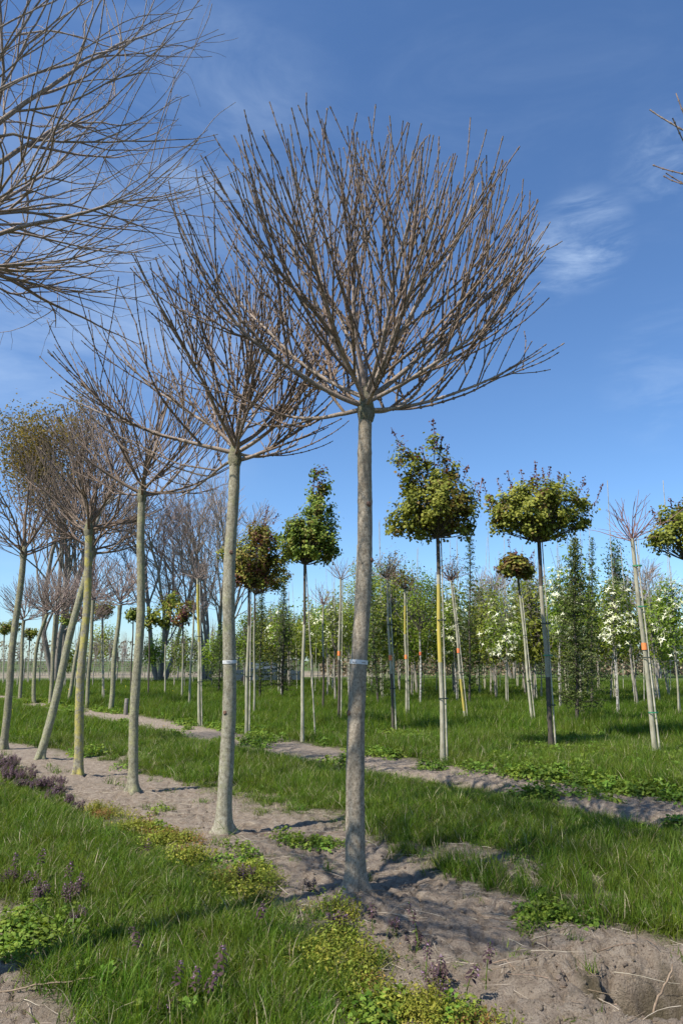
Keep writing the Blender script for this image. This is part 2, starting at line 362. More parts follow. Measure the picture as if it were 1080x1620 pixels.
# ------------------------------------------------------------------ ground sheet
def build_ground():
    fr = np.radians(np.arange(-36, 36.001, .17)); bk = np.radians(np.arange(40, 320.1, 5))
    A = np.concatenate([fr, bk]); r = [.6, 1.5, 2.3, 2.8]
    while r[-1] < 12: r.append(r[-1]*1.0055)
    while r[-1] < 70: r.append(r[-1]*1.03)
    while r[-1] < 4000: r.append(r[-1]*1.25)
    r = np.array(r); na, nr = len(A), len(r)
    X = r[:, None]*np.sin(A)[None]; Y = r[:, None]*np.cos(A)[None]
    m = soil_mask(X, Y); Z = gheight(X, Y, m)
    Z = Z*sstep(400, 80, np.hypot(X, Y))
    V = np.stack([X, Y, Z], -1).reshape(-1, 3)
    i = np.arange(nr-1)[:, None]*na; j = np.arange(na)[None]; j2 = (j+1) % na
    F = np.stack([i+j, i+na+j, i+na+j2, i+j2], -1).reshape(-1, 4)[:, ::-1]
    mb = MB(); mb.add(V, F[:, ::-1]); c = np.array([[0, 0, float(Z[0].mean())]])
    mb.add(np.vstack([V[:na], c]), [[q, (q+1) % na, na] for q in range(na)][::1])
    o = obj('ground', mb, M['ground'], kind='structure')
    me = o.data
    co = np.empty(len(me.vertices)*3, np.float32); me.vertices.foreach_get('co', co); co = co.reshape(-1, 3)
    x, y = co[:, 0].astype(float), co[:, 1].astype(float)
    rr = np.hypot(x, y)
    mm = soil_mask(x, y)
    mm = np.maximum(mm, sstep(62, 70, rr)*sstep(110, 90, rr)*.8*sstep(6, 0, x))
    d = np.hypot((x-HOLE[0]), (y-HOLE[1])/.72) + (fbm(x*6, y*6, 71)-.5)*.3
    for nm, val in (('soil', mm), ('damp', sstep(.46, .26, d+.25*(fbm(x*14, y*14, 72)-.5))*.75), ('far', sstep(25, 50, rr))):
        a = me.attributes.new(nm, 'FLOAT', 'POINT'); a.data.foreach_set('value', val.astype(np.float32))
    o['label'] = 'sandy soil strips and grass lanes of the tree nursery'
build_ground()

# ------------------------------------------------------------------ trees: paths and tubes
def trunk_path(P0, P1, n, seed, bend=.02, lean=None):
    rng = random.Random(seed)
    t = np.linspace(0, 1, n)[:, None]; P = P0*(1-t)+P1*t
    if lean is not None: P = P + lean*np.sin(t*pi)
    a, b = rng.uniform(0, 6), rng.uniform(0, 6); h = np.linalg.norm(P1-P0)
    P[:, 0] += bend*np.sin(t[:, 0]*h*2.1+a)*np.sin(t[:, 0]*pi); P[:, 1] += bend*np.sin(t[:, 0]*h*1.7+b)*np.sin(t[:, 0]*pi)
    return P
def bark_lump(seed, amt, zz=None):
    def f(n, k):
        a = np.arange(k)/k; z = np.arange(n)
        X = np.cos(a*2*pi)[None]*1.6+5+0*z[:, None]; Y = np.sin(a*2*pi)[None]*1.6+z[:, None]*.22
        g = 1+amt*(fbm(X, Y, seed, 3)-.5)*2 + amt*.5*(vnoise(X*4, Y*5, seed+5)-.5)
        if zz is not None: g = g*(1+np.exp(-np.clip(zz, 0, 9)/.08)[:, None]*(.24*np.cos(3*a*2*pi+seed)+.14*np.cos(5*a*2*pi+seed*2))[None])
        return g
    return f
def grow(rng, p, d, L_, step, kup, jit, env):
    """a shoot: walks from p along d, bending upwards, until it meets the crown's outline"""
    pts = [p]; x, y, z = p; dx, dy, dz = d; n = max(3, int(L_/step)); lim = rng.uniform(.86, 1.08)
    for i in range(n):
        if rng.random() < .10: dx += rng.gauss(0, .13); dy += rng.gauss(0, .13); dz += rng.gauss(0, .08)
        dz += kup*step*(1-abs(dz)*.6); dx += rng.gauss(0, jit); dy += rng.gauss(0, jit); dz += rng.gauss(0, jit)
        l = sqrt(dx*dx+dy*dy+dz*dz); dx /= l; dy /= l; dz /= l
        x += dx*step; y += dy*step; z += dz*step; pts.append((x, y, z))
        if env(x, y, z) > lim and i > 2: break
    return np.array(pts)
def perp(d, ang, az):
    d = np.asarray(d, float); d = d/np.linalg.norm(d)
    r = np.array((0, 0, 1.)) if abs(d[2]) < .9 else np.array((1., 0, 0))
    a = np.cross(d, r); a /= np.linalg.norm(a); b = np.cross(d, a)
    return d*cos(ang)+(a*cos(az)+b*sin(az))*sin(ang)
def noded(P, r0, r1, node=.09, bump=1.6, dense=.05, start=0.0):
    """resample with swollen nodes"""
    seg = np.linalg.norm(np.diff(P, axis=0), axis=1); s = np.concatenate([[0], np.cumsum(seg)]); Lt = s[-1]
    q = list(np.arange(0, Lt, dense)); bm = {}
    if node:
        for c in np.arange(max(start, node), Lt, node):
            for d_, f in ((-.012, 1), (0, bump), (.012, 1.0)): bm[round(float(c+d_), 4)] = f
        q = [a for a in q if min([abs(a-b) for b in bm] or [1]) > .014]
    qs = np.array(sorted(set(q) | set(bm) | {Lt})); qs = qs[(qs >= 0) & (qs <= Lt)]
    R = r0+(r1-r0)*(qs/Lt)**.8
    R = R*np.array([bm.get(round(float(a), 4), 1.0) for a in qs])
    if node and len(R) > 3: R[-1] *= 1.25
    Pn = np.stack([np.interp(qs, s, P[:, i]) for i in range(3)], 1)
    return Pn, R

def globe_tree(name, label, base, fork, rad, rz, zc, nl, n2, n3, r_trunk, barkm, seed, group, rt=.0045, rl=.028, kup=.35, jit=.03,
               step=.08, node=.09, sides=6, split=True, tape=False, flare=1.6, lean=None, el=(8, 80), shootm='shoot', limbm='limb', tsides=22, spurs=0, cat='tree', squash=(1, 1), shift=0., pe=2.0, upb=0., scars=()):
    rng = random.Random(seed)
    bz = gz(base[0], base[1]) if np.hypot(*base) < 60 else 0
    root = thing(name, label, cat, (base[0], base[1], bz), group)
    P0 = np.array((base[0], base[1], bz-.08)); P1 = np.array(fork, float)
    n = int(np.linalg.norm(P1-P0)/(.035 if tsides > 12 else .2))+2
    P = trunk_path(P0, P1, n, seed, .022 if tsides > 12 else .03, lean)
    zz = P[:, 2]-bz; R = r_trunk*(1.06-.22*np.clip(zz/3.3, 0, 1))
    R = R*(1+(flare-1)*np.exp(-np.clip(zz+.02, 0, 9)/.07)); R = R*(1+.22*np.exp(-((P1[2]-P[:, 2])/.05)**2))
    for kz in ((1.9, 2.62, 3.0, .62) if tsides > 12 else ()): R = R*(1+.045*np.exp(-((zz-kz-.05*(seed % 5))/.014)**2))
    mb = MB(); tube(mb, P, R, tsides, 0, lump=bark_lump(seed, .07 if tsides > 12 else .04, zz if tsides > 12 else None)); obj('trunk', mb, M[barkm], root)
    if tsides > 12:
        mb = MB(); kn = np.array([P1+(0, 0, -.10), P1+(0, 0, -.05), P1, P1+(0, 0, .08), P1+(.005, 0, .17), P1+(.01, 0, .26)])
        tube(mb, kn, np.array([.9, 1.08, 1.12, .86, .66, .3])*r_trunk*.98, 18, 0, cap=True, lump=bark_lump(seed+3, .2)); obj('graft_union', mb, M['fork'], root)
    def env(x, y, z):
        hx, hy, hz = (x-P1[0]-shift)/(rad*squash[0]), (y-P1[1])/(rad*squash[0]), (z-P1[2]-zc)/rz
        return (sqrt(hx*hx+hy*hy)**pe+abs(hz)**pe)**(1/pe)
    allmb = MB()
    for i in range(nl):
        q = (i+.5)/nl; e = radians(el[0]+(el[1]-el[0])*q**1.5+rng.uniform(-5, 5)); az = i*2.39996+rng.uniform(-.25, .25)
        d = (cos(e)*cos(az), cos(e)*sin(az), sin(e))
        st = P1+np.array((d[0]*.02, d[1]*.02, -.03+.20*q+rng.uniform(-.02, .03)))
        lp = grow(rng, tuple(st), d, 4.0, step, kup*(.25+1.1*rng.random()), jit, env)
        rr0 = rl*rng.uniform(.75, 1.15)
        lmb = MB()
        Pn, Rn = noded(lp, rr0, rt*1.1, node, 1.45, max(.05, step*.7), start=.5)
        tube(lmb if split else allmb, Pn, Rn, sides+1 if split else sides, 0)
        kids = []
        def side(parent, pr0, depth, cnt, own):
            n_ = len(parent)
            for j in range(cnt):
                f = (.10+.55*(j+rng.random())/cnt) if depth == 1 else (.08+.5*rng.random())
                ix = max(1, min(n_-3, int(f*n_)))
                if n_ < 6: continue
                dd = parent[ix+1]-parent[ix-1]
                dk = perp(dd, radians(rng.uniform(20, 42)), rng.uniform(0, 2*pi))
                dk[2] += upb*(.5+rng.random()); dk = dk/np.linalg.norm(dk)
                if dk[2] < -.15: dk[2] *= -.3
                sp = grow(rng, tuple(parent[ix]), tuple(dk), 4.0, step, kup*(.7+.9*rng.random()), jit, env)
                if len(sp) < 4: continue
                r_here = (pr0+(rt-pr0)*(ix/n_)**.8)*.72; r_here = max(r_here, rt*1.15)
                m_ = (own or MB()) if split else allmb
                a_, b_ = noded(sp, r_here, rt, node, 1.9, max(.05, step*.7), start=.25)
                tube(m_, a_, b_, sides-1 if split else max(3, sides-1), 1 if not split else 0)
                if split and own is None: kids.append(m_)
                if spurs and split:
                    for _ in range(spurs):
                        k2 = rng.randrange(2, len(sp)-1); dsp = perp(sp[k2]-sp[k2-1], radians(rng.uniform(30, 70)), rng.uniform(0, 6.28))
                        tw = grow(rng, tuple(sp[k2]), tuple(dsp), rng.uniform(.10, .38), .04, kup, jit*1.6, lambda *a: 0)
                        a_, b_ = noded(tw, rt*.8, rt*.5, 0, 1, .04); tube(m_, a_, b_, 3, 0)
                if depth < 2 and n3: side(sp, r_here, depth+1, n3 if rng.random() < .7 else max(0, n3-1), m_ if spurs else None)
        side(lp, rr0, 1, n2, None)
        if split:
            lo = obj('limb', lmb, M[limbm], root)
            for k in kids: obj('shoot', k, M[shootm], lo)
    if not split: obj('crown', allmb, [M[limbm], M[shootm]], root)
    for sz_, sa in scars:
        k = int(np.argmin(np.abs(zz-sz_))); c = P[k]; d = np.array((cos(radians(sa)), sin(radians(sa)), .1)); mb = MB()
        tube(mb, [c+d*R[k]*.8, c+d*(R[k]+.004), c+d*(R[k]+.009)], [.022, .019, .011], 12, cap=True, lump=bark_lump(seed+9, .25)); obj('branch_scar', mb, M['scar'], root)
    if tape:
        idx = int(np.argmin(np.abs(P[:, 2]-1.495))); c = P[idx]
        r_ = R[idx]*1.045+.001; mb = MB(); tx = P[idx+2]-P[idx-2]; tx /= np.linalg.norm(tx); h = .015
        tube(mb, [c-tx*h, c-tx*h*.3, c+tx*h*.3, c+tx*h], [r_, r_*1.01, r_*1.01, r_], 28)
        t_ = obj('tape_band', mb, M['tape_w'], root, label='white plastic tape band with dark print')
        mb = MB()
        for a0, a1, z0, z1 in tape:
            aa = np.radians(np.linspace(a0, a1, 6)); rr = r_*1.012+.0012
            bot = [(c[0]+rr*cos(a), c[1]+rr*sin(a), c[2]+z0) for a in aa]; top = [(c[0]+rr*cos(a), c[1]+rr*sin(a), c[2]+z1) for a in aa]
            mb.add(bot+top, [[q, q+1, q+7, q+6] for q in range(5)])
        obj('print', mb, M['tape_ink'], t_)
    return root, P, R

def leaves(mb, Cn, Nn, size, shape='maple', m=0, rs=None, droop=.35):
    """one small curved leaf at each centre, facing along each normal"""
    n = len(Cn); rs = rs or np.random.RandomState(1)
    shp = {'maple': [(0, -.45), (.28, -.30), (.50, -.12), (.30, .02), (.42, .34), (.16, .26), (0, .55), (-.16, .26), (-.42, .34), (-.30, .02), (-.50, -.12), (-.28, -.30)],
           'star': [(0, -.45), (.46, -.2), (.22, .02), (.34, .34), (0, .5), (-.34, .34), (-.22, .02), (-.46, -.2)],
           'oval': [(0, -.5), (.22, -.15), (.2, .2), (0, .5), (-.2, .2), (-.22, -.15)],
           'tri': [(0, -.5), (.3, .05), (0, .5), (-.3, .05)],
           'bract': [(0, -.12), (.42, -.42), (.12, 0), (.42, .42), (0, .12), (-.42, .42), (-.12, 0), (-.42, -.42)],
           'sprig': [(0, -.5), (.16, .0), (0, .5), (-.16, 0)]}[shape]
    S2 = np.array(shp); k = len(S2)
    Nn = Nn/(np.linalg.norm(Nn, axis=1)[:, None]+1e-9)
    rv = rs.normal(size=(n, 3)); A = np.cross(Nn, rv); A /= np.linalg.norm(A, axis=1)[:, None]+1e-9; B = np.cross(Nn, A)
    sz = np.asarray(size)*rs.uniform(.65, 1.25, n)
    co = Cn[:, None, :]+sz[:, None, None]*(S2[None, :, 0, None]*A[:, None, :]+S2[None, :, 1, None]*B[:, None, :])
    rad = (S2**2).sum(1); co = co-(sz[:, None]*rad[None]*droop)[:, :, None]*Nn[:, None, :]
    if k <= 4:
        mb.add(co.reshape(-1, 3), np.arange(n*k).reshape(n, k), m); return
    V = np.concatenate([co, Cn[:, None, :]], 1).reshape(-1, 3)
    b = np.arange(n)[:, None]*(k+1); j = np.arange(k)[None]; F = np.stack([b+j, b+(j+1) % k, b+k+0*j], -1).reshape(-1, 3)
    mb.add(V, F, m)

def clumps(rs, blobs, ncl, per, spread, shell=.5):
    """leaf centres gathered in clumps through ellipsoids (centre, radii)"""
    vol = np.array([b[1][0]*b[1][1]*b[1][2] for b in blobs])**.75; vol = vol/vol.sum()
    cs = []; outs = []
    for (c, r), w in zip(blobs, vol):
        k = max(2, int(ncl*w)); d = rs.normal(size=(k, 3)); d /= np.linalg.norm(d, axis=1)[:, None]
        q = rs.uniform(shell**3, 1, k)**(1/3.); pos = np.array(c)+d*q[:, None]*np.array(r); cs.append(pos); outs.append(d)
    cs = np.concatenate(cs); outs = np.concatenate(outs)
    P = np.repeat(cs, per, 0)+rs.normal(size=(len(cs)*per, 3))*spread; O = np.repeat(outs, per, 0)
    return P, O, cs

def cane(mb, p0, p1, r=.012, sides=7, bend=0.0):
    """tapering bamboo cane with ringed nodes"""
    L_ = np.linalg.norm(np.array(p1)-np.array(p0)); t = [0]
    s = .0
    while s < L_-.3:
        s += .28
        t += [s-.008, s, s+.008]
    t.append(L_); t = np.array(t)/L_
    P = np.array(p0)[None]*(1-t[:, None])+np.array(p1)[None]*t[:, None]; P[:, 0] += bend*np.sin(t*pi*1.3)
    R = r*(1-.35*t); R[2:-1:3] *= 1.18
    tube(mb, P, R, sides, 0, cap=True)
def ring(mb, c, r, h, ax=None, sides=10, m=0):
    tube(mb, [np.array(c)-(0, 0, h/2), np.array(c)+(0, 0, h/2)], [r, r], sides, m)

def pxblobs(bl, Y, depth=1.0):
    outb = []
    for (px, py, rx, ry) in bl:
        c = up(px, py, Y); k = mpp(Y, c[2]); outb.append((c, (rx*k, min(rx, 1.6*ry)*k*depth, ry*k)))
    return outb

def staked_tree(label, base_px, fork_px, blobs, seed, group, leafset='maple', ncl=70, per=26, lsize=.056, r=.03, barkm='young', stake=True, stake_top=None, ties=(),
                tape=None, shoots=(), darktop=None, bare=None, name='staked_tree', stake_px=None, spread=.075, yellow=False, pole_ext=0, dark_low=None, shape='maple', lean=None, cat='tree'):
    rng = random.Random(seed); rs = np.random.RandomState(seed)
    x, y = at(*base_px); bz = gz(x, y); Y = y
    root = thing(name, label, cat, (x, y, bz), group)
    P0 = np.array((x, y, bz-.05)); P1 = up(fork_px[0], fork_px[1], Y); n = 24
    P = trunk_path(P0, P1, n, seed, .015, lean); R = r*(1.1-.25*np.linspace(0, 1, n)); R[:2] *= 1.25
    mb = MB(); tube(mb, P, R, 10, 0, lump=bark_lump(seed, .06))
    nF = len(mb.F[4][0])
    lo_m = M['young_dark']; mats = [M[barkm], lo_m, M['young_yellow']]
    if darktop or yellow or dark_low:
        mi = mb.M[4][0]; per_ring = 10
        for q in range(n-1):
            f = q/(n-1.)
            if darktop and f > darktop: mi[q*per_ring:(q+1)*per_ring] = 1
            elif yellow and yellow[0] < f < yellow[1]: mi[q*per_ring:(q+1)*per_ring] = 2
            if dark_low and f < dark_low: mi[q*per_ring:(q+1)*per_ring] = 1
    obj('trunk', mb, mats, root)
    off = np.array((.05+r*.4, -.02, 0)) if stake_px is None else None
    if stake:
        mb = MB()
        if off is not None: s0 = P0+off; s1 = (P1+off*.8+(0, 0, pole_ext)) if stake_top is None else up(stake_top[0], stake_top[1], Y)
        else:
            sx, sy = at(*stake_px); s0 = np.array((sx, sy, gz(sx, sy)-.05)); s1 = up(stake_top[0], stake_top[1], Y+.06)
        cane(mb, s0, s1, .015); obj('stake', mb, M['cane'], root)
        for f, tm in ties:
            c = P0+(P1-P0)*f+(off/2 if off is not None else 0); mb = MB(); rr = r*1.35+.03
            tube(mb, [c-(0, 0, .010), c+(0, 0, .010)], [rr*.95, rr*.95], 10); obj('tie', mb, M[tm], root)
    if tape:
        f = tape; c = P0+(P1-P0)*f; c = np.array([np.interp(f, np.linspace(0, 1, n), P[:, i]) for i in range(3)])
        mb = MB(); tube(mb, [c-(0, 0, .055), c+(0, 0, .055)], [r*1.25, r*1.2], 12); obj('orange_tape', mb, M['tape_o'], root)
    if blobs:
        B = pxblobs(blobs, Y)
        Pc, O, cs = clumps(rs, B, ncl, per, spread*.8)
        nm = O*1.0+np.array((0, 0, .75))+rs.normal(size=Pc.shape)*.45
        hi = (Pc[:, 2]-Pc[:, 2].min())/(np.ptp(Pc[:, 2])+1e-6)
        mb = MB(); sel = rs.uniform(size=len(Pc))
        keyn = vnoise(Pc[:, 0]*4.5, Pc[:, 2]*4.5+Pc[:, 1]*3, seed)
        if leafset == 'maple': w = np.where(sel+keyn*1.5 > 1.7, 1, 0); w = np.where((sel*.5+hi*.6+keyn*.5 > 1.18), 2, w); mats = [M['maple'], M['maple_br'], M['maple_red']]
        elif leafset == 'bronze': w = np.where(sel+keyn > .85, 1, 0); w = np.where(sel*.5+keyn > 1.05, 2, w); mats = [M['maple'], M['maple_br'], M['maple_red']]
        else: w = np.zeros(len(Pc), int); mats = [M[leafset]]
        for k in range(len(mats)):
            s_ = w == k
            if s_.any(): leaves(mb, Pc[s_], nm[s_], lsize, shape, k, rs)
        obj('foliage', mb, mats, root, kind='stuff')
        mb = MB()
        for c in cs[::2]:
            mid = P1*.45+c*.55+rs.normal(size=3)*.03; mid[2] -= .04
            t = np.linspace(0, 1, 7)[:, None]; Q = P1*(1-t)**2+2*mid*t*(1-t)+c*t*t; tube(mb, Q, np.linspace(.012, .004, 7), 4)
        obj('crown', mb, M['young_dark'], root)
    for sh in shoots:
        pts = [up(a, b, Y+rng.uniform(-.1, .1)) for a, b in sh]; pts = np.array(pts)
        s = np.linspace(0, len(pts)-1, 12); Q = np.stack([np.interp(s, range(len(pts)), pts[:, i]) for i in range(3)], 1)
        mb = MB(); tube(mb, Q, np.linspace(.006, .003, 12), 4); so_ = obj('shoot', mb, M['shoot_red'], root)
        k = int(34*max(.4, np.linalg.norm(pts[-1]-pts[0]))/.5); t = rs.uniform(0, 11, k); LC = np.stack([np.interp(t, range(12), Q[:, i]) for i in range(3)], 1)+rs.normal(size=(k, 3))*.022
        mb = MB(); leaves(mb, LC, rs.normal(size=(k, 3))+(0, 0, .6), .042, 'star', 0, rs); obj('foliage', mb, M['maple_red'], so_, kind='stuff')
    if bare:
        nb, Lb, mm = bare; mb = MB()
        for i in range(nb):
            e = radians(18+62*(i+.5)/nb); az = i*2.4+rng.random()*.4; d = (cos(e)*cos(az), cos(e)*sin(az), sin(e))
            q = grow(rng, tuple(P1-(0, 0, rng.uniform(0, .08))), d, Lb*rng.uniform(.7, 1.1), .08, .35, .035, lambda *a: 0)
            tube(mb, q, np.linspace(.010, .003, len(q)), 4)
            for k in range(3):
                ix = rng.randrange(1, max(2, len(q)-2)); dk = perp(q[ix+1]-q[ix], radians(rng.uniform(25, 45)), rng.uniform(0, 6.28))
                g = grow(rng, tuple(q[ix]), tuple(dk), Lb*rng.uniform(.3, .6), .08, .35, .035, lambda *a: 0); tube(mb, g, np.linspace(.006, .0028, len(g)), 3)
        obj('crown', mb, M[mm], root)
    return root

G1 = 'bare globe-headed trees of the front row'
def F(px, py, Y): return up(px, py, Y)
INK1 = [(228, 234, -.004, .005), (236, 250, -.005, -.002), (246, 250, -.004, .006), (285, 312, -.002, .002)]
INK2 = [(255, 285, -.002, .003)]
b = at(560, 1412); globe_tree('globe_tree', 'biggest bare globe-headed tree, nearest trunk, with white tape band', b, F(578, 648, 5.0), 1.60, 1.22, .66, 16, 6, 4, .062, 'bark1', 11, G1,
           rt=.0037, rl=.023, kup=.78, jit=.028, tape=INK1, flare=2.0, step=.08, el=(-4, 72), shift=-.12, pe=2.5, upb=.28, scars=((2.63, -60), (1.15, -150), (2.2, -20)))
b = at(353, 1325); globe_tree('globe_tree', 'second bare globe tree from the front, pale speckled trunk with white tape', b, F(372, 722, 6.45), 1.60, 1.05, .56, 14, 5, 3, .062, 'bark2', 22, G1,
           rt=.0042, rl=.024, kup=.62, jit=.032, el=(-2, 72), pe=2.6, upb=.28, scars=((2.45, -70), (1.0, -120)), tape=INK2, flare=1.7, node=.10, shift=-.34)
b = at(211, 1258); globe_tree('globe_tree', 'third bare globe tree from the front, slim straight trunk with dark hollow at its foot', b, F(225, 784, 8.35), 1.18, 1.05, .56, 12, 4, 3, .053, 'bark4', 33, G1,
           rt=.0046, rl=.022, kup=.65, jit=.038, upb=.25, pe=2.4, flare=1.7, node=0, sides=5, step=.1, limbm='shoot')
b = at(124, 1228); globe_tree('globe_tree', 'fourth bare globe tree from the front, upright trunk crusted with yellow lichen', b, F(141, 838, 9.65), 1.05, 1.15, .62, 11, 4, 3, .057, 'bark3', 44, G1,
           rt=.0046, rl=.022, kup=.65, jit=.038, upb=.2, flare=1.4, node=0, sides=5, step=.1, limbm='shoot')
b = at(62, 1205); globe_tree('globe_tree', 'strongly slanting bare globe tree whose crown rises behind the lichen-crusted trunk', b, F(146, 872, 11.2), 1.0, 1.0, .50, 11, 4, 3, .060, 'bark4', 55, G1,
           rt=.0046, rl=.022, kup=.65, jit=.038, flare=1.3, node=0, sides=5, step=.11, limbm='shoot', el=(4, 70))
b = at(5, 1188); globe_tree('globe_tree', 'bare globe tree at the left edge, trunk tilting right up to a dense crown', b, F(38, 876, 12.3), 1.0, 1.30, .74, 11, 4, 3, .060, 'bark4', 66, G1,
           rt=.0046, rl=.022, kup=.55, jit=.03, flare=1.3, node=0, sides=5, step=.11, limbm='shoot', el=(15, 82))
# the big crown that reaches in from the left (its trunk stands outside the frame) and the one whose tips show top right
globe_tree('globe_tree', 'wide bare tree reaching into the upper left corner with fine wavy grey twigs', (-2.45, 3.25), (-2.42, 3.28, 3.62), 1.70, 1.85, 1.05, 15, 7, 4, .085, 'bark1', 77, 'bare trees of the row nearest the camera',
           rt=.0021, rl=.022, kup=.42, jit=.095, node=0, sides=5, step=.09, split=True, el=(4, 78), spurs=2, limbm='limb', shootm='limb')
globe_tree('globe_tree', 'bare tree whose few shoot tips poke into the upper right corner', (4.45, 4.3), (4.42, 4.3, 3.9), 2.0, 1.9, 1.2, 13, 5, 2, .07, 'bark1', 88, G1,
           rt=.0046, rl=.027, kup=.8, jit=.028, node=.09, split=True, el=(28, 80))

# second row, bare globes behind
G2 = 'bare globe trees of the second row'
far_globes = [
 ((175, 1127), (190, 957), 42, 46, 'bare globe tree beside the short wooden post, trunk tilting right', .072, None),
 ((138, 1120), (148, 950), 44, 44, 'bare globe tree half hidden behind the lichen-crusted trunk', .062, None),
 ((108, 1113), (131, 985), 38, 44, 'slanting far bare tree parallel to the slanting trunk in front of it', .066, None),
 ((80, 1117), (88, 972), 42, 44, 'straight brown-crowned bare tree left of the slanting trunk', .066, None),
 ((55, 1113), (75, 972), 40, 40, 'far bare tree with a bent neck below its crown', .066, 1),
 ((32, 1108), (38, 982), 38, 44, 'far bare tree with white tape behind the tilting left-edge trunk', .066, None)]
for i, (bp, fp, rx, ry, lab, r_, bent) in enumerate(far_globes):
    b = at(*bp); k = mpp(b[1])
    globe_tree('globe_tree', lab, b, F(fp[0], fp[1], b[1]), rx*k, ry*k, ry*k*.62, 11, 5, 4, r_, 'bark4', 100+i, G2, rt=.0060, rl=.026, kup=.5, jit=.045, node=0, sides=4, step=.16,
               split=False, tsides=9, flare=1.2, limbm='shoot_far', shootm='shoot_far', lean=(np.array((-.22, 0, 0)) if bent else None), el=(5, 82))

# ------------------------------------------------------------------ round-headed maples on stakes
GM = 'round-headed maples tied to stakes'
staked_tree('tall leafy maple with pointed reddish top and yellow stained trunk', (700, 1203), (692, 850),
    [(688, 802, 66, 36), (655, 822, 46, 22), (722, 812, 34, 34), (670, 838, 34, 14), (715, 838, 26, 14), (648, 770, 22, 20), (642, 722, 20, 22), (660, 752, 22, 22), (690, 745, 22, 30), (688, 705, 11, 26), (712, 748, 14, 26), (628, 835, 18, 10), (736, 800, 16, 18), (700, 778, 45, 24)],
    201, GM, ncl=230, per=40, r=.036, barkm='young', yellow=(.42, .78), darktop=.79, ties=[(.28, 'tie_dark'), (.62, 'tie_dark')],
    shoots=[[(619, 678), (628, 695), (634, 715)], [(684, 662), (687, 690), (688, 720)], [(667, 706), (672, 735), (682, 765)], [(707, 704), (706, 730), (700, 760)], [(740, 737), (734, 755), (726, 780)], [(698, 690), (697, 710), (692, 740)],
            [(762, 757), (757, 785), (744, 815), (725, 830)], [(753, 763), (748, 785), (742, 800)]])
staked_tree('broad flat leafy maple on a dark trunk, bristling with red shoots', (872, 1187), (852, 858),
    [(850, 806, 74, 34), (805, 806, 34, 32), (895, 812, 38, 34), (790, 825, 18, 20), (912, 822, 20, 20), (850, 780, 60, 26), (925, 800, 14, 14), (840, 835, 40, 16), (800, 830, 22, 10), (880, 838, 26, 14), (775, 790, 8, 10)],
    202, GM, ncl=230, per=40, r=.04, barkm='young', dark_low=.34, darktop=.74, ties=[(.22, 'tie_dark'), (.45, 'tie'), (.6, 'tie_dark')],
    shoots=[[(845, 728), (847, 745), (850, 770)], [(870, 738), (868, 750), (862, 775)], [(883, 745), (884, 760), (880, 785)], [(822, 743), (828, 760), (832, 780)], [(802, 744), (806, 762), (812, 785)], [(785, 757), (790, 772), (798, 795)],
            [(924, 756), (918, 775), (908, 795)], [(931, 774), (926, 790), (915, 805)], [(763, 760), (770, 785), (786, 800)], [(953, 764), (944, 790), (925, 815), (900, 825)], [(893, 750), (890, 770), (884, 790)], [(858, 742), (858, 765)]])
staked_tree('leafy maple cut off by the right edge of the picture', (1112, 1190), (1088, 888),
    [(1078, 845, 48, 28), (1055, 850, 28, 22), (1062, 818, 22, 20), (1095, 820, 36, 30), (1035, 860, 10, 8)], 203, GM, ncl=130, per=30, r=.036, darktop=.7,
    shoots=[[(1059, 788), (1062, 805), (1066, 825)], [(1030, 803), (1036, 820), (1046, 838)], [(1022, 850), (1032, 850), (1045, 848)], [(1072, 795), (1074, 815)]])
staked_tree('leafy maple with a tall tufted leader, seen between the two nearest trunks', (478, 1173), (482, 893),
    [(490, 862, 44, 26), (455, 860, 18, 22), (520, 865, 20, 22), (490, 838, 38, 22), (507, 810, 26, 18), (500, 785, 16, 12), (512, 772, 14, 14), (505, 752, 12, 10), (465, 835, 16, 14), (525, 838, 12, 14)],
    204, GM, ncl=210, per=40, r=.032, barkm='young', darktop=.62, stake_px=(499, 1168), stake_top=(484, 893), ties=[])
staked_tree('bronze-green leafy maple just right of the second trunk', (390, 1163), (394, 930),
    [(398, 880, 40, 34), (380, 905, 18, 20), (420, 858, 22, 22), (408, 840, 16, 14), (430, 895, 20, 16), (400, 915, 34, 14), (356, 878, 12, 12), (448, 880, 12, 10)],
    205, GM, leafset='bronze', ncl=210, per=40, r=.032, barkm='young', darktop=.72, ties=[(.4, 'tie_dark')], shoots=[[(425, 798), (420, 815), (414, 840)], [(440, 812), (432, 830)]])
staked_tree('smaller leafy maple hanging below the bronze-green one, on a slim pale trunk', (402, 1133), (403, 940),
    [(430, 912, 30, 20), (440, 925, 18, 12), (412, 920, 22, 16), (450, 905, 10, 12)], 206, GM, leafset='bronze', ncl=85, per=28, r=.028, darktop=.75, stake=False)
staked_tree('little ball-shaped bronze maple on a leaning pole, below the broad flat one', (842, 1149), (819, 912),
    [(816, 898, 24, 13), (812, 888, 18, 10), (832, 900, 14, 10), (800, 898, 10, 9)], 207, GM, leafset='bronze', ncl=85, per=28, lsize=.085, r=.03, darktop=.86, ties=[(.3, 'tie_dark'), (.6, 'tie_dark')],
    shoots=[[(803, 852), (806, 868), (810, 885)], [(782, 898), (792, 898), (802, 900)], [(845, 872), (838, 885)], [(815, 868), (815, 885)]])
G3 = 'small leafy maples far off in the second rows'
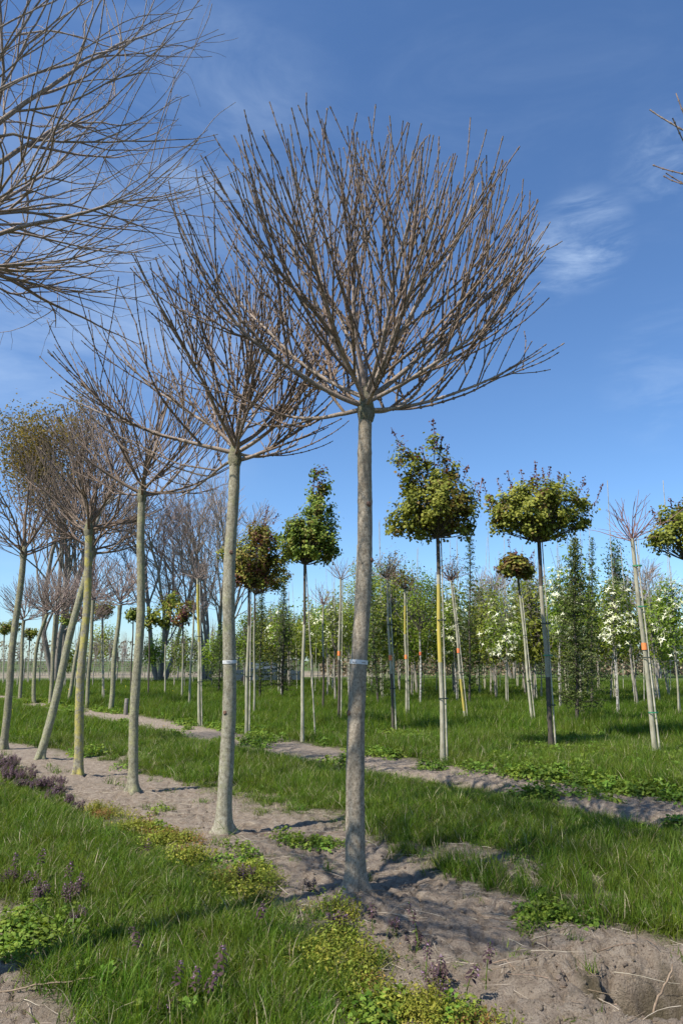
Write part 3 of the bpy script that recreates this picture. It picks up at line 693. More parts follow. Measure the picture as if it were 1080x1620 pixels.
mids = [((235, 1103), (237, 990), [(248, 972, 16, 16), (258, 952, 10, 10), (240, 985, 12, 10)], 'far leafy maple on a black stem right of the third trunk'),
        ((261, 1103), (263, 990), [(272, 965, 14, 18), (276, 945, 9, 12), (268, 985, 12, 8)], 'far leafy maple with a pointed tip, middle of three touching crowns'),
        ((288, 1110), (290, 985), [(292, 965, 15, 16), (288, 985, 10, 8), (300, 958, 7, 8)], 'far bronze maple on a whitish stem, rightmost of three touching crowns'),
        ((207, 1102), (211, 980), [(211, 972, 9, 7)], 'tiny round maple left of the third trunk'),
        ((163, 1110), (162, 975), [(160, 966, 16, 9), (172, 962, 8, 6)], 'flat leafy maple between the lichen-crusted and third trunks'),
        ((102, 1090), (108, 985), [(108, 978, 13, 11)], 'small far maple in front of the thick far tree trunks'),
        ((44, 1085), (47, 1010), [(46, 1003, 9, 7), (55, 1000, 7, 5)], 'small far maple between the leftmost second-row trunks'),
        ((5, 1085), (7, 1002), [(6, 994, 12, 10)], 'far maple cut by the left edge'),
        ((15, 1078), (20, 1000), [(23, 990, 12, 10)], 'far maple close to the left edge, half behind the tilting trunk')]
for i, (bp, fp, bl, lab) in enumerate(mids):
    staked_tree(lab, bp, fp, bl, 220+i, G3, ncl=34, per=22, lsize=.11, spread=.10, r=.032, barkm='young_dark' if i in (0, 3) else 'young', darktop=.7, stake=i > 3, leafset='bronze' if i == 2 else 'maple', shape='star')

# staked, grafted trees that are still bare or nearly so
GB = 'grafted young trees tied to canes'
staked_tree('reddish bare grafted tree on a leaning stake with green ties, at the right', (1037, 1201), (999, 852), None, 240, GB, r=.036, barkm='young', ties=[(.21, 'tie'), (.68, 'tie'), (.87, 'tie'), (.45, 'tie_dark')], tape=.50, bare=(15, .85, 'shoot_red'))
staked_tree('bare reddish grafted tree with a stake right of the third trunk, in leafy weeds', (316, 1149), (313, 915), None, 241, GB, r=.034, barkm='young', yellow=(.55, .95), ties=[(.3, 'tie_dark'), (.6, 'tie_dark')], bare=(12, .6, 'shoot_far'))
staked_tree('bare grafted tree in front of the bare twin-stemmed far tree, left of the staked one', (299, 1121), (307, 968), None, 242, GB, r=.034, stake=False, barkm='young', bare=(11, .7, 'shoot_far'))
staked_tree('grafted tree with orange tape and a thin pinkish top, right of the nearest trunk', (622, 1162), (612, 915), [(612, 892, 22, 16), (622, 880, 10, 10)], 243, GB, leafset='scrub', ncl=30, per=12, lsize=.05, spread=.11, r=.03, dark_low=.38, tape=.49, ties=[(.3, 'tie_dark'), (.7, 'tie_dark')], bare=(10, .6, 'shoot_far'), shape='tri')
staked_tree('grafted tree with a yellow stained upper trunk and orange tape', (643, 1138), (640, 932), [(640, 912, 26, 15), (632, 905, 12, 10)], 244, GB, leafset='bronze', ncl=30, per=12, lsize=.06, spread=.12, r=.03, tape=.48, yellow=(.62, .85), ties=[(.3, 'tie_dark')], bare=(9, .5, 'shoot_far'), shape='star')
staked_tree('grafted tree with orange tape and a dark lower trunk, left of the nearest trunk', (535, 1147), (539, 915), None, 245, GB, r=.032, dark_low=.42, tape=.48, ties=[(.4, 'tie_dark')], bare=(10, .65, 'shoot_far'))
staked_tree('thin bare grafted tree standing alone against the sky gap between leafy crowns', (511, 1129), (511, 955), None, 246, GB, r=.028, dark_low=.5, stake=False, bare=(13, .75, 'shoot_red'))
staked_tree('leaning grafted tree with orange tape, right of the yellow-trunked maple', (736, 1144), (713, 918), [(714, 898, 20, 16), (720, 885, 10, 8)], 247, GB, leafset='scrub', ncl=30, per=10, lsize=.05, spread=.12, r=.03, tape=.5, yellow=(.05, .3), ties=[(.35, 'tie_dark'), (.7, 'tie_dark')], bare=(10, .6, 'shoot_red'), shape='tri')
staked_tree('speckled birch-like young tree with orange tape and a white cane slanting off it', (665, 1121), (664, 1000), [(662, 985, 28, 40), (670, 950, 20, 30)], 248, GB, leafset='horn', ncl=70, per=16, lsize=.07, spread=.14, r=.034, barkm='birch', tape=.72, stake_px=(667, 1105), stake_top=(689, 905), shape='tri')

# ------------------------------------------------------------------ flowering dogwoods, conifers, fresh green trees
def dogwood(label, base_px, crown, top_px, seed, group, nfl=46, canetop=None, lsize=.085):
    rng = random.Random(seed); rs = np.random.RandomState(seed); x, y = at(*base_px); bz = gz(x, y)
    root = thing('dogwood_tree', label, 'tree', (x, y, bz), group)
    P0 = np.array((x, y, bz-.05)); P1 = up(top_px[0], top_px[1], y)
    P = trunk_path(P0, P1, 18, seed, .03); mb = MB(); tube(mb, P, np.linspace(.03, .006, 18), 7); obj('trunk', mb, M['birch' if seed % 2 else 'young'], root)
    if canetop:
        mb = MB(); cane(mb, P0+(.05, 0, 0), up(canetop[0], canetop[1], y), .013, 6); obj('stake', mb, M['cane'], root)
    B = pxblobs(crown, y); Pc, O, cs = clumps(rs, B, 95, 20, .12, .3); mb = MB(); leaves(mb, Pc, O*.8+(0, 0, .6)+rs.normal(size=Pc.shape)*.5, lsize, 'oval', 0, rs); obj('foliage', mb, M['cornus'], root, kind='stuff')
    mb = MB()
    for c in cs[::2]:
        f = rs.uniform(.35, .9); a = np.array([np.interp(f, np.linspace(0, 1, 18), P[:, i]) for i in range(3)]); tube(mb, [a, (a+c)/2+(0, 0, -.03), c], [.007, .005, .003], 3)
    obj('crown', mb, M['bark_far'], root)
    Pf, Of, _ = clumps(rs, B, int(nfl*1.3), 4, .08, .75); mb = MB(); leaves(mb, Pf+(0, -.02, .03), Of*1.1+(0, 0, .8)+rs.normal(size=Pf.shape)*.35, .155, 'bract', 0, rs, droop=.1); obj('blossom', mb, M['bract'], root, kind='stuff')
GD = 'white-flowering dogwoods behind the staked trees'
dogs = [('white-flowering dogwood between the leaning grafted tree and the ball-shaped maple', (801, 1120), [(797, 975, 28, 42), (790, 1010, 34, 30), (812, 1000, 24, 30)], (797, 900), (797, 848)),
        ('tall white-flowering dogwood just behind the broad maple trunk', (885, 1126), [(884, 930, 22, 40), (895, 975, 28, 45), (870, 960, 16, 40)], (884, 880), (880, 862)),
        ('low white-flowering dogwood left of the broad maple trunk', (855, 1112), [(852, 1000, 18, 36), (858, 1030, 16, 24)], (853, 960), (850, 850)),
        ('white-flowering dogwood by a tall cane, left of the reddish staked tree', (976, 1136), [(968, 950, 24, 34), (975, 990, 30, 40), (985, 1010, 16, 20)], (968, 900), (960, 760)),
        ('white-flowering dogwood right of the reddish staked tree', (1073, 1139), [(1062, 950, 26, 40), (1068, 1000, 26, 44), (1050, 980, 18, 30)], (1060, 895), (1048, 760)),
        ('white-flowering dogwood right behind the yellow-trunked maple', (722, 1115), [(715, 985, 24, 34), (708, 1010, 20, 28)], (716, 930), (722, 852)),
        ('white-flowering dogwood just right of the nearest trunk', (604, 1112), [(600, 985, 20, 40), (610, 1010, 18, 26)], (602, 930), (600, 822)),
        ('white-flowering dogwood just left of the nearest trunk', (552, 1108), [(548, 985, 20, 32), (540, 1000, 22, 26)], (550, 935), (565, 862)),
        ('broad white-flowering dogwood left of the orange-taped tree with dark lower trunk', (517, 1106), [(520, 975, 26, 26), (515, 1000, 30, 26)], (520, 935), (516, 900)),
        ('far white-flowering dogwood behind the slanting thin stake', (494, 1098), [(492, 990, 26, 26), (485, 1010, 24, 20)], (492, 950), None),
        ('sparsely flowering dogwood between the dark conifers on the left', (441, 1100), [(440, 1000, 30, 28), (450, 980, 22, 22)], (440, 950), None),
        ('small white-flowering dogwood far behind the yellow-stained trunk', (632, 1100), [(632, 1005, 16, 30)], (632, 955), None)]
for i, (lab, bp, cr, tp, ct) in enumerate(dogs): dogwood(lab, bp, cr, tp, 300+i, GD, nfl=(20 if i in (9, 10, 11) else 52), canetop=ct)

def conifer(label, base_px, top_px, wpx, seed, group, dens=1.0, low=.1):
    rng = random.Random(seed); rs = np.random.RandomState(seed); x, y = at(*base_px); bz = gz(x, y)
    root = thing('conifer_tree', label, 'tree', (x, y, bz), group)
    P0 = np.array((x, y, bz-.05)); P1 = up(top_px[0], top_px[1], y); H = P1[2]-P0[2]; Wd = wpx*mpp(y)/2
    P = trunk_path(P0, P1, 16, seed, .02); mb = MB(); tube(mb, P, np.linspace(.045, .008, 16), 7); obj('trunk', mb, M['young_dark'], root)
    mb = MB(); mn = MB(); cen = []
    n = int(105*dens)
    for i in range(n):
        f = low+(1-low)*(i+rng.random())/n; c = np.array([np.interp(f, np.linspace(0, 1, 16), P[:, k]) for k in range(3)])
        wid = Wd*(min(1, (1-f)*1.5)**.9*.9+.08)*rng.uniform(.55, 1.15); az = i*2.4+rng.uniform(-.3, .3); e = radians(rng.uniform(5, 32) if f < .8 else rng.uniform(25, 50))
        d = np.array((cos(e)*cos(az), cos(e)*sin(az), sin(e))); t = np.linspace(0, 1, 6)[:, None]; Q = c+d*wid*t+np.array((0, 0, -.10*wid))*t*t*2
        tube(mb, Q, np.linspace(.008, .003, 6), 3)
        m_ = int(10+34*wid/.6); tt = rs.uniform(.08, 1, m_); LC = np.stack([np.interp(tt, t[:, 0], Q[:, k]) for k in range(3)], 1)+rs.normal(size=(m_, 3))*(.045, .045, .03); cen.append(LC)
    LC = np.concatenate(cen); leaves(mn, LC, rs.normal(size=LC.shape)+(0, 0, 1.0), .085, 'sprig', 0, rs)
    obj('crown', mb, M['young_dark'], root); obj('foliage', mn, M['needle'], root, kind='stuff')
GC = 'slender conifers among the dogwoods'
cons = [('tall conifer sweeping to the ground right of the broad maple trunk', (912, 1152), (908, 852), 105, 1.7), ('slim conifer with a long bare leader right of the yellow-trunked maple', (742, 1118), (743, 832), 70, 1.0),
        ('thin conifer behind the second trunk beside the bronze maple', (411, 1110), (414, 935), 62, 1.0), ('dark narrow conifer between the bronze maple and the slender pale stakes', (447, 1108), (449, 925), 66, 1.1),
        ('low conifer left of the second trunk', (346, 1098), (350, 985), 50, .8), ('conifer just left of the second trunk, behind fresh green bushes', (362, 1095), (356, 960), 44, .7),
        ('conifer hidden mostly behind the nearest trunk', (598, 1120), (585, 900), 66, 1.0), ('conifer close behind the tall sweeping one, with pale cane', (935, 1120), (936, 850), 60, .9)]
for i, (lab, bp, tp, w, de) in enumerate(cons): conifer(lab, bp, tp, w, 330+i, GC, de)

def leafy_young(label, base_px, crown, top_px, seed, group, lm='horn', nc=80, per=18, lsize=.075, r=.03, trunkm='bark_far', canetop=None, name='young_tree', spread=.14, tall=0, cat='tree'):
    rs = np.random.RandomState(seed); x, y = at(*base_px); bz = gz(x, y) if y < 60 else 0
    root = thing(name, label, cat, (x, y, bz), group)
    P0 = np.array((x, y, bz-.05)); P1 = up(top_px[0], top_px[1], y); P = trunk_path(P0, P1, 16, seed, .03); mb = MB(); tube(mb, P, np.linspace(r, .006, 16), 7); obj('trunk', mb, M[trunkm], root)
    if canetop: mb = MB(); cane(mb, P0+(.05, 0, 0), up(canetop[0], canetop[1], y), .013, 6); obj('stake', mb, M['cane'], root)
    B = pxblobs(crown, y); sc = spread*(y/23.)**.5; Pc, O, cs = clumps(rs, B, nc, per, sc, .25); mb = MB(); leaves(mb, Pc, O*.8+(0, 0, .5)+rs.normal(size=Pc.shape)*.6, lsize*1.25*(y/23.)**.5, 'tri', 0, rs); obj('foliage', mb, M[lm], root, kind='stuff')
    mb = MB()
    for c in cs:
        f = rs.uniform(.4, .9); a = np.array([np.interp(f, np.linspace(0, 1, 16), P[:, i]) for i in range(3)]); e = c+(c-a)*.12; tube(mb, [a, (a+e)/2+(0, 0, -.04), e], [.010, .007, .004], 3)
    obj('crown', mb, M['bark_far'], root)
    return root
GH = 'fresh green young trees'
yng = [('bright green bushy young tree behind the bare tree with yellow-stained trunk', (650, 1108), [(655, 960, 34, 60), (645, 1010, 28, 34)], (652, 885), 'horn', (661, 866)),
       ('bright green young tree with raised shoots just right of the nearest trunk', (618, 1102), [(615, 940, 26, 50), (605, 990, 24, 40)], (625, 870), 'horn', None),
       ('bright green young tree left of the nearest trunk top of tape', (572, 1098), [(572, 940, 26, 46), (560, 985, 22, 40)], (575, 880), 'horn', None),
       ('green young tree filling the gap right of the yellow-trunked maple', (690, 1100), [(685, 975, 24, 55), (700, 1010, 22, 34)], (690, 905), 'horn', None),
       ('upright olive-green young tree behind the slim conifer', (757, 1104), [(758, 985, 26, 56), (748, 1020, 20, 30)], (760, 905), 'olive', (770, 850)),
       ('olive-green young tree between ball-shaped maple and its neighbour dogwood', (832, 1098), [(832, 970, 24, 48), (840, 1015, 20, 30)], (835, 905), 'olive', None),
       ('green young tree behind the tall sweeping conifer', (928, 1104), [(930, 985, 26, 46), (920, 1020, 24, 30)], (932, 905), 'olive', (932, 800)),
       ('green column of a tree right of the reddish staked tree', (997, 1101), [(1030, 1000, 14, 36)], (1030, 935), 'horn', None),
       ('tall thin young tree with dark rounded leaves rising against the sky', (965, 1112), [(973, 900, 10, 22), (980, 930, 14, 14), (972, 870, 5, 16)], (971, 858), 'needle', None),
       ('leafy green young tree with thick crown low behind the right dogwood', (1036, 1112), [(1040, 1000, 16, 46), (1046, 960, 14, 30)], (1042, 915), 'horn', (1019, 1000)),
       ('yellow-green bush-headed young tree just right of the third trunk', (240, 1082), [(243, 1028, 14, 18), (238, 1035, 12, 10)], (242, 1012), 'horn', None),
       ('yellow-green bush-headed young tree left of the second trunk', (335, 1090), [(337, 1035, 17, 22), (347, 1025, 14, 22)], (337, 1010), 'horn', None),
       ('dark green narrow hedge-like young tree behind the whitish stem', (293, 1092), [(290, 1030, 22, 30), (280, 1020, 14, 24)], (290, 1000), 'olive', None),
       ('olive young tree right of the second trunk at knee-high conifer tops', (386, 1092), [(388, 1010, 14, 34)], (388, 968), 'horn', None),
       ('green young tree between the two dark conifers', (428, 1088), [(428, 1000, 20, 34), (470, 1010, 14, 30)], (428, 950), 'olive', None)]
for i, (lab, bp, cr, tp, lm, ct) in enumerate(yng): leafy_young(lab, bp, [(a, b_, c*1.2, d*1.15) for a, b_, c, d in cr], tp, 350+i, GH, lm, canetop=ct, nc=230 if i < 4 else (150 if i < 8 else 90))

# tall single canes standing in the rows behind
GK = 'tall bamboo canes standing up between the young trees'
canes = [('cane rising left of the nearest trunk with a dark tip', (565, 1088), (565, 862)), ('cane right behind the nearest trunk reaching above the green', (601, 1100), (600, 826)),
         ('cane left of the yellow-trunked maple', (661, 1092), (660, 868)), ('first of two close canes right of the yellow-trunked maple', (716, 1098), (712, 852)),
         ('pinkish cane between the slim conifer and the flowering dogwood', (781, 1104), (772, 842)), ('cane just left of the ball-shaped maple crown', (826, 1094), (826, 862)),
         ('cane between the broad maple and the tall conifer', (893, 1100), (882, 858)), ('cane passing close behind the right staked tree', (1018, 1117), (1010, 850)),
         ('cane standing left of the white-flowering tree on the far right', (1000, 1100), (993, 905)), ('slender cane in the gap right of the leafy pointed maple', (498, 1100), (500, 915)),
         ('cane beside the dark conifer between maples', (470, 1096), (463, 920))]
canes += [('tall cane in the gap left of the bright green bushy tree', (630, 1086), (630, 878)), ('tall cane over the slim conifer, reaching highest there', (731, 1090), (722, 838)),
         ('thin cane left of the flowering dogwood by the ball-shaped maple', (790, 1092), (789, 872)), ('thin cane between ball-shaped maple and the broad maple trunk', (846, 1094), (845, 868)),
         ('pale cane over the tall sweeping conifer top', (922, 1096), (918, 842)), ('thin cane just left of the reddish staked tree', (985, 1094), (978, 862)), ('cane right of the far right dogwood top', (1060, 1096), (1052, 790)),
         ('thin cane between the two nearest trunks beside the leafy pointed maple', (459, 1086), (456, 905)), ('pale cane right of the thin lone bare tree', (524, 1092), (526, 880)), ('cane with a tie in the dogwoods left of the nearest trunk', (548, 1085), (549, 888))]
for lab, bp, tp in canes:
    x, y = at(*bp); mb = MB(); bz = gz(x, y); root_loc = (x, y, bz)
    cane(mb, (x, y, bz-.05), up(tp[0], tp[1], y), .014, 6, bend=.03)
    me = mb.mesh('bamboo_cane', [M['cane']], root_loc); o = bpy.data.objects.new('bamboo_cane', me); C.objects.link(o); o.location = root_loc
    o['label'] = lab; o['category'] = 'cane'; o['group'] = GK

# rows of young trees further back: three kinds, copied
def fill_proto(kind, seed):
    rs = np.random.RandomState(seed); rng = random.Random(seed)
    root = thing('nursery_tree', '', 'tree', (0, 0, 0), None)
    H = {'leafy': 4.2, 'thin': 3.6, 'bare': 4.0}[kind]; P = trunk_path(np.array((0, 0, -.1)), np.array((rng.uniform(-.1, .1), 0, H)), 14, seed, .05)
    mb = MB(); tube(mb, P, np.linspace(.038, .006, 14), 5); obj('trunk', mb, M['birch' if kind == 'thin' and seed % 2 else ('young' if seed % 3 else 'bark_far')], root)
    mb = MB(); cane(mb, (.06, 0, -.1), (.08, 0, 2.6 if kind != 'thin' else 4.6), .014, 5); obj('stake', mb, M['cane'], root)
    blobs = [((0, 0, H*.68), (.55, .55, H*.30)), ((.1, 0, H*.5), (.7, .7, H*.17))] if kind == 'leafy' else [((0, 0, H*.72), (.4, .4, H*.26))]
    Pc, O, cs = clumps(rs, blobs, 110 if kind == 'leafy' else 40, 17 if kind == 'leafy' else 10, .17, .2)
    if kind != 'bare':
        mb = MB(); leaves(mb, Pc, O*.8+(0, 0, .5)+rs.normal(size=Pc.shape)*.6, .13, 'tri', 0, rs); obj('foliage', mb, M['horn' if seed % 2 else 'olive'], root, kind='stuff')
    mb = MB()
    for c in cs:
        f = rs.uniform(.4, .85); a = np.array([np.interp(f, np.linspace(0, 1, 14), P[:, i]) for i in range(3)]); e = c+(c-a)*.3+(0, 0, .1); tube(mb, [a, (a+e)/2+(0, 0, -.04), e], [.012, .009, .005], 3)
    obj('crown', mb, M['bark_far' if kind != 'bare' else 'shoot_pale'], root)
    return root
protos = {}
KL = {'leafy': 'fresh green staked tree in the far rows of the nursery', 'thin': 'thin sparsely leaved tree with a tall cane in the far rows', 'bare': 'leafless pale young tree in the far rows'}
used = set(); rng = random.Random(5); cnt = 0
for v, du in ((16.2, 3.2), (21.2, 1.9), (24.5, 2.0), (28, 2.4), (32, 2.6), (37, 3.2), (43, 4)):
    u = 4.
    while u < 62:
        u += du*rng.uniform(.85, 1.15); x, y = XY(u, v+rng.uniform(-.15, .15)); px = 540+x/y*FOC*.985
        if y < 21 or px < 210 or px > 1110: continue
        if px < 395 and v < 28: continue
        if rng.random() < .12: continue
        kind = rng.choice(['leafy', 'leafy', 'leafy', 'thin'] if px > 395 else ['thin', 'bare', 'bare'])
        sd_ = rng.randrange(4); key = (kind, sd_)
        if key not in protos: protos[key] = fill_proto(kind, 400+sd_); o = protos[key]
        else: o = copy_tree(protos[key])
        o.location = (x, y, gz(x, y)); s = rng.uniform(1.0, 1.28); o.scale = (s, s, s*rng.uniform(.9, 1.05)); o.rotation_euler = (0, 0, rng.uniform(0, 6.28))
        o['label'] = KL[kind]; o['group'] = {'leafy': 'green staked trees in the far rows', 'thin': 'thin trees with canes in the far rows', 'bare': 'leafless trees in the far rows'}[kind]; cnt += 1
# left: slim bare stems before the fence
for i, (px, py) in enumerate([(62, 1084), (122, 1082), (147, 1088), (183, 1082), (192, 1086), (222, 1084), (228, 1078), (118, 1092), (171, 1080), (27, 1090), (196, 1076), (250, 1080), (275, 1090), (305, 1084), (320, 1080), (94, 1078)]):
    x, y = at(px, py); key = ('bare', i % 4)
    if key not in protos: protos[key] = fill_proto('bare', 400+i % 4); o = protos[key]
    else: o = copy_tree(protos[key])
    o.location = (x, y, gz(x, y)); o.scale = (.8, .8, rng.uniform(.7, .95)); o.rotation_euler = (0, 0, i); o['label'] = 'slim leafless young tree standing before the fence at the left'; o['group'] = 'slim leafless trees before the fence'

# ------------------------------------------------------------------ fence, hedge, far trees
def fence():
    Y = 52.0; x0, x1 = -33., -3.5; root = thing('wire_fence', 'long grey wire fence with posts beyond the grass at the left', 'fence', (x0, Y, 0))
    mb = MB(); tube(mb, [(x0, Y, 1.62), (x1, Y+3, 1.62)], [.03, .03], 6); obj('top_rail', mb, M['wire'], root)
    n = 13
    for i in range(n+1):
        t = i/n; x = x0+(x1-x0)*t; y = Y+3*t; mb = MB(); tube(mb, [(x, y, -.2), (x, y, 1.70)], [.045, .045], 7, cap=True); obj('post', mb, M['wire'], root)
    mb = MB(); k = 300
    for i in range(k+1):
        t = i/k; x = x0+(x1-x0)*t; y = Y+.05+3*t; mb.add([(x, y, -.1), (x+.018, y, -.1), (x+.018, y+.01, 1.6), (x, y+.01, 1.6)], [[0, 1, 2, 3]])
    for z in np.arange(.1, 1.6, .15): tube(mb, [(x0, Y+.03, z), (x1, Y+3.03, z)], [.006, .006], 3)
    obj('wire_mesh', mb, M['wire'], root, kind='stuff')
fence()
def hedge(name, label, cat, x0, x1, Y, h, mm, seed, n=2600, size=.3, stems=True, h2=None):
    rs = np.random.RandomState(seed); root = thing(name, label, cat, ((x0+x1)/2, Y, 0))
    X = rs.uniform(x0, x1, n); hh = h*(.8+.35*fbm(X*.25, X*0, seed)); Z = rs.uniform(.05, 1, n)**.8*hh; Yv = Y+rs.uniform(-.6, .6, n)
    mb = MB(); leaves(mb, np.stack([X, Yv, Z], 1), rs.normal(size=(n, 3))+(0, -.5, .3), size, 'tri', 0, rs); obj('foliage', mb, M[mm], root, kind='stuff')
    if stems:
        mb = MB(); k = int((x1-x0)*2.2)
        for i in range(k):
            x = x0+(x1-x0)*(i+rs.uniform())/k; hx = h*rs.uniform(.7, 1.25); tube(mb, [(x, Y, -.1), (x+rs.uniform(-.1, .1), Y+rs.uniform(-.2, .2), hx*.6), (x+rs.uniform(-.3, .3), Y, hx)], [.03, .022, .008], 3)
        obj('stems', mb, M['bark_far'], root, kind='stuff')
hedge('beech_hedge', 'long brown dry-leaved hedge closing the field at the right', 'hedge', -2, 52, 66, 2.15, 'hedge', 500, 14000, .28)
hedge('scrub_hedge', 'grey-brown bare scrub behind the wire fence at the left', 'hedge', -60, -4, 72, 3.6, 'scrub', 501, 5200, .26)
hedge('shrub_belt', 'dim grey-green shrub belt behind the middle rows', 'hedge', -14, 60, 86, 5.0, 'scrub', 502, 6500, .4)

def big_tree(label, base_px, top_py, wpx, seed, stems, mm, twm, leafm=None, leafn=0, name='bare_tree', rbase=.3, droop=0., Y=None, zfork=3., tw=.012, leafzone=None, nodeep=3, lsz=.19):
    rng = random.Random(seed); rs = np.random.RandomState(seed)
    x = (base_px[0]-540)/FOC*Y/cos(PITCH)*.96 if Y else 0; x = up(base_px[0], base_px[1], Y)[0]; root = thing(name, label, 'tree', (x, Y, 0), 'tall old trees behind the nursery')
    H = up(base_px[0], top_py, Y)[2]; Wd = wpx*mpp(Y, H*.6)/2; mb = MB(); mt = MB(); tips = []
    def env(a, b, c): return sqrt(((a-x)/Wd)**2+((b-Y)/Wd)**2+((c-H*.58)/(H*.45))**2)
    def br(p, d, Ln, r, lvl):
        st = max(.35, Ln/8); q = grow(rng, p, d, Ln, st, .05 if lvl else .03, .10, env if lvl > 0 else (lambda *a: 0)); n = len(q)
        tube(mb if lvl < 2 else mt, q, np.linspace(r, max(tw, r*.35), n), 6 if lvl == 0 else (4 if lvl < 3 else 3))
        if lvl >= nodeep: tips.append(q[-1]); tips.append(q[len(q)//2]); return
        cnt = {0: 8, 1: 6, 2: 6, 3: 4}[lvl]
        for j in range(cnt):
            f = .28+.7*(j+rng.random())/cnt; ix = max(1, min(n-2, int(f*n))); dk = perp(q[ix+1]-q[ix-1] if ix+1 < n else q[ix]-q[ix-1], radians(rng.uniform(18, 42)), rng.uniform(0, 6.28)); dk[2] = abs(dk[2])*(.9)+.12
            br(tuple(q[ix]), tuple(dk), Ln*rng.uniform(.45, .65), max(tw, r*.5*(1-.4*f)), lvl+1)
    for i in range(stems):
        az = 6.28*i/stems+rng.random(); e = radians(rng.uniform(62, 84) if stems > 1 else 88)
        br((x+cos(az)*rbase*.8*(stems > 1), Y+sin(az)*rbase*.8, -.3), (cos(e)*cos(az), cos(e)*sin(az)*.6, sin(e)), H*.80, rbase*rng.uniform(.7, 1), 0)
    obj('trunk', mb, M[mm], root); obj('crown', mt, M[twm], root)
    if leafm:
        T = np.array(tips); z = (T[:, 2]/H); ok = rs.uniform(size=len(T)) < np.clip((z-.45)*3, 0.08, 1); 
        if leafzone: ok &= (T[:, 0] < x+leafzone*Wd)
        T = T[ok]; k = max(1, leafn//max(1, len(T))); LC = np.repeat(T, k, 0)+rs.normal(size=(len(T)*k, 3))*.5
        m2 = MB(); leaves(m2, LC, rs.normal(size=LC.shape), lsz, 'tri', 0, rs); obj('foliage', m2, M[leafm], root, kind='stuff')
big_tree('old willow-like tree with yellow-green tufted top, tallest at the left', (92, 1050), 672, 165, 601, 5, 'bark_far', 'shoot_far', 'willow', 13000, 'willow_tree', .24, Y=46, nodeep=3, leafzone=.2)
big_tree('tall bare old tree with slim upright stems, left of the twin-stemmed one', (255, 1050), 768, 130, 602, 4, 'bark_far', 'shoot_far', name='bare_tree', rbase=.19, Y=50, nodeep=3, tw=.013)
big_tree('tall bare old tree with low spreading stems behind the second trunk', (326, 1050), 762, 135, 603, 5, 'bark_far', 'shoot_pale', name='bare_tree', rbase=.19, Y=50, nodeep=3, tw=.013)
big_tree('hazy bare tree beyond the dogwoods, right of the slim conifer', (810, 1050), 905, 110, 604, 4, 'bark_far', 'shoot_pale', name='bare_tree', rbase=.13, Y=62, nodeep=3, tw=.014)
big_tree('bare tree beyond the far rows at the right edge', (1040, 1050), 905, 110, 605, 4, 'bark_far', 'shoot_pale', name='bare_tree', rbase=.13, Y=62, nodeep=3, tw=.014)
leafy_young('round green tree far behind the fence, left of the third trunk', (163, 1068), [(163, 1012, 19, 26), (160, 1030, 24, 16)], (163, 988), 610, None, 'horn', 110, 22, .10, .12, name='round_tree', spread=.2)
leafy_young('yellow-green bush in front of the thick old trunks at the left', (104, 1078), [(108, 1035, 16, 22), (100, 1045, 14, 14)], (106, 1015), 611, None, 'horn', 70, 20, .08, .04, name='bush', cat='shrub')

# weathered short post, parked car far behind
def post():
    x, y = at(199, 1132); bz = gz(x, y); root = thing('wooden_post', 'short weathered round wooden post in the weeds', 'post', (x, y, bz))
    h = up(199, 1105, y)[2]; mb = MB(); tube(mb, [(x, y, bz-.1), (x, y, h*.5), (x+.005, y, h-.015), (x+.005, y, h)], [.062, .06, .058, .05], 14, cap=True, lump=bark_lump(7, .05)); obj('shaft', mb, M['stump'], root)
    mb = MB(); tube(mb, [(x, y, h*.72), (x, y, h*.76)], [.064, .064], 14); obj('wire_loop', mb, M['wire'], root)
post()
def car():
    x, y = up(422, 1050, 44.)[:2]; root = thing('parked_car', 'dark car parked far behind the rows, between the conifers', 'car', (x, y, 0))
    def prism(pts, y0, y1, m, name, parent=root):
        mb = MB(); n = len(pts); V = [(x+a, y+y0, b_) for a, b_ in pts]+[(x+a, y+y1, b_) for a, b_ in pts]
        mb.add(V, [[i, (i+1) % n, (i+1) % n+n, i+n] for i in range(n)]); c0 = (x+np.mean([a for a, _ in pts]), y+y0, np.mean([b_ for _, b_ in pts])); c1 = (c0[0], y+y1, c0[2])
        mb.add(V[:n]+[c0], [[(i+1) % n, i, n] for i in range(n)]); mb.add(V[n:]+[c1], [[i, (i+1) % n, n] for i in range(n)]); return obj(name, mb, m, parent, smooth=False)
    prism([(-2.1, .3), (-2.1, .75), (-1.9, .92), (-1.2, .98), (1.3, .95), (2.05, .82), (2.1, .35)], 0, 1.7, M['car'], 'body')
    prism([(-1.5, .985), (-1.1, 1.42), (.3, 1.45), (1.0, .97)], .12, 1.58, M['car'], 'roof')
    prism([(-1.05, 1.02), (-.85, 1.34), (-.25, 1.37), (-.25, 1.02)], .105, .118, M['glass'], 'window'); prism([(-.15, 1.02), (-.15, 1.37), (.25, 1.37), (.72, 1.02)], .105, .118, M['glass'], 'window')
    for wx in (-1.3, 1.3):
        for wy in (.0, 1.52):
            mb = MB(); tube(mb, [(x+wx, y+wy-.03, .31), (x+wx, y+wy+.2, .31)], [.31, .31], 16, cap=True); obj('wheel', mb, M['rubber'], root)
car()

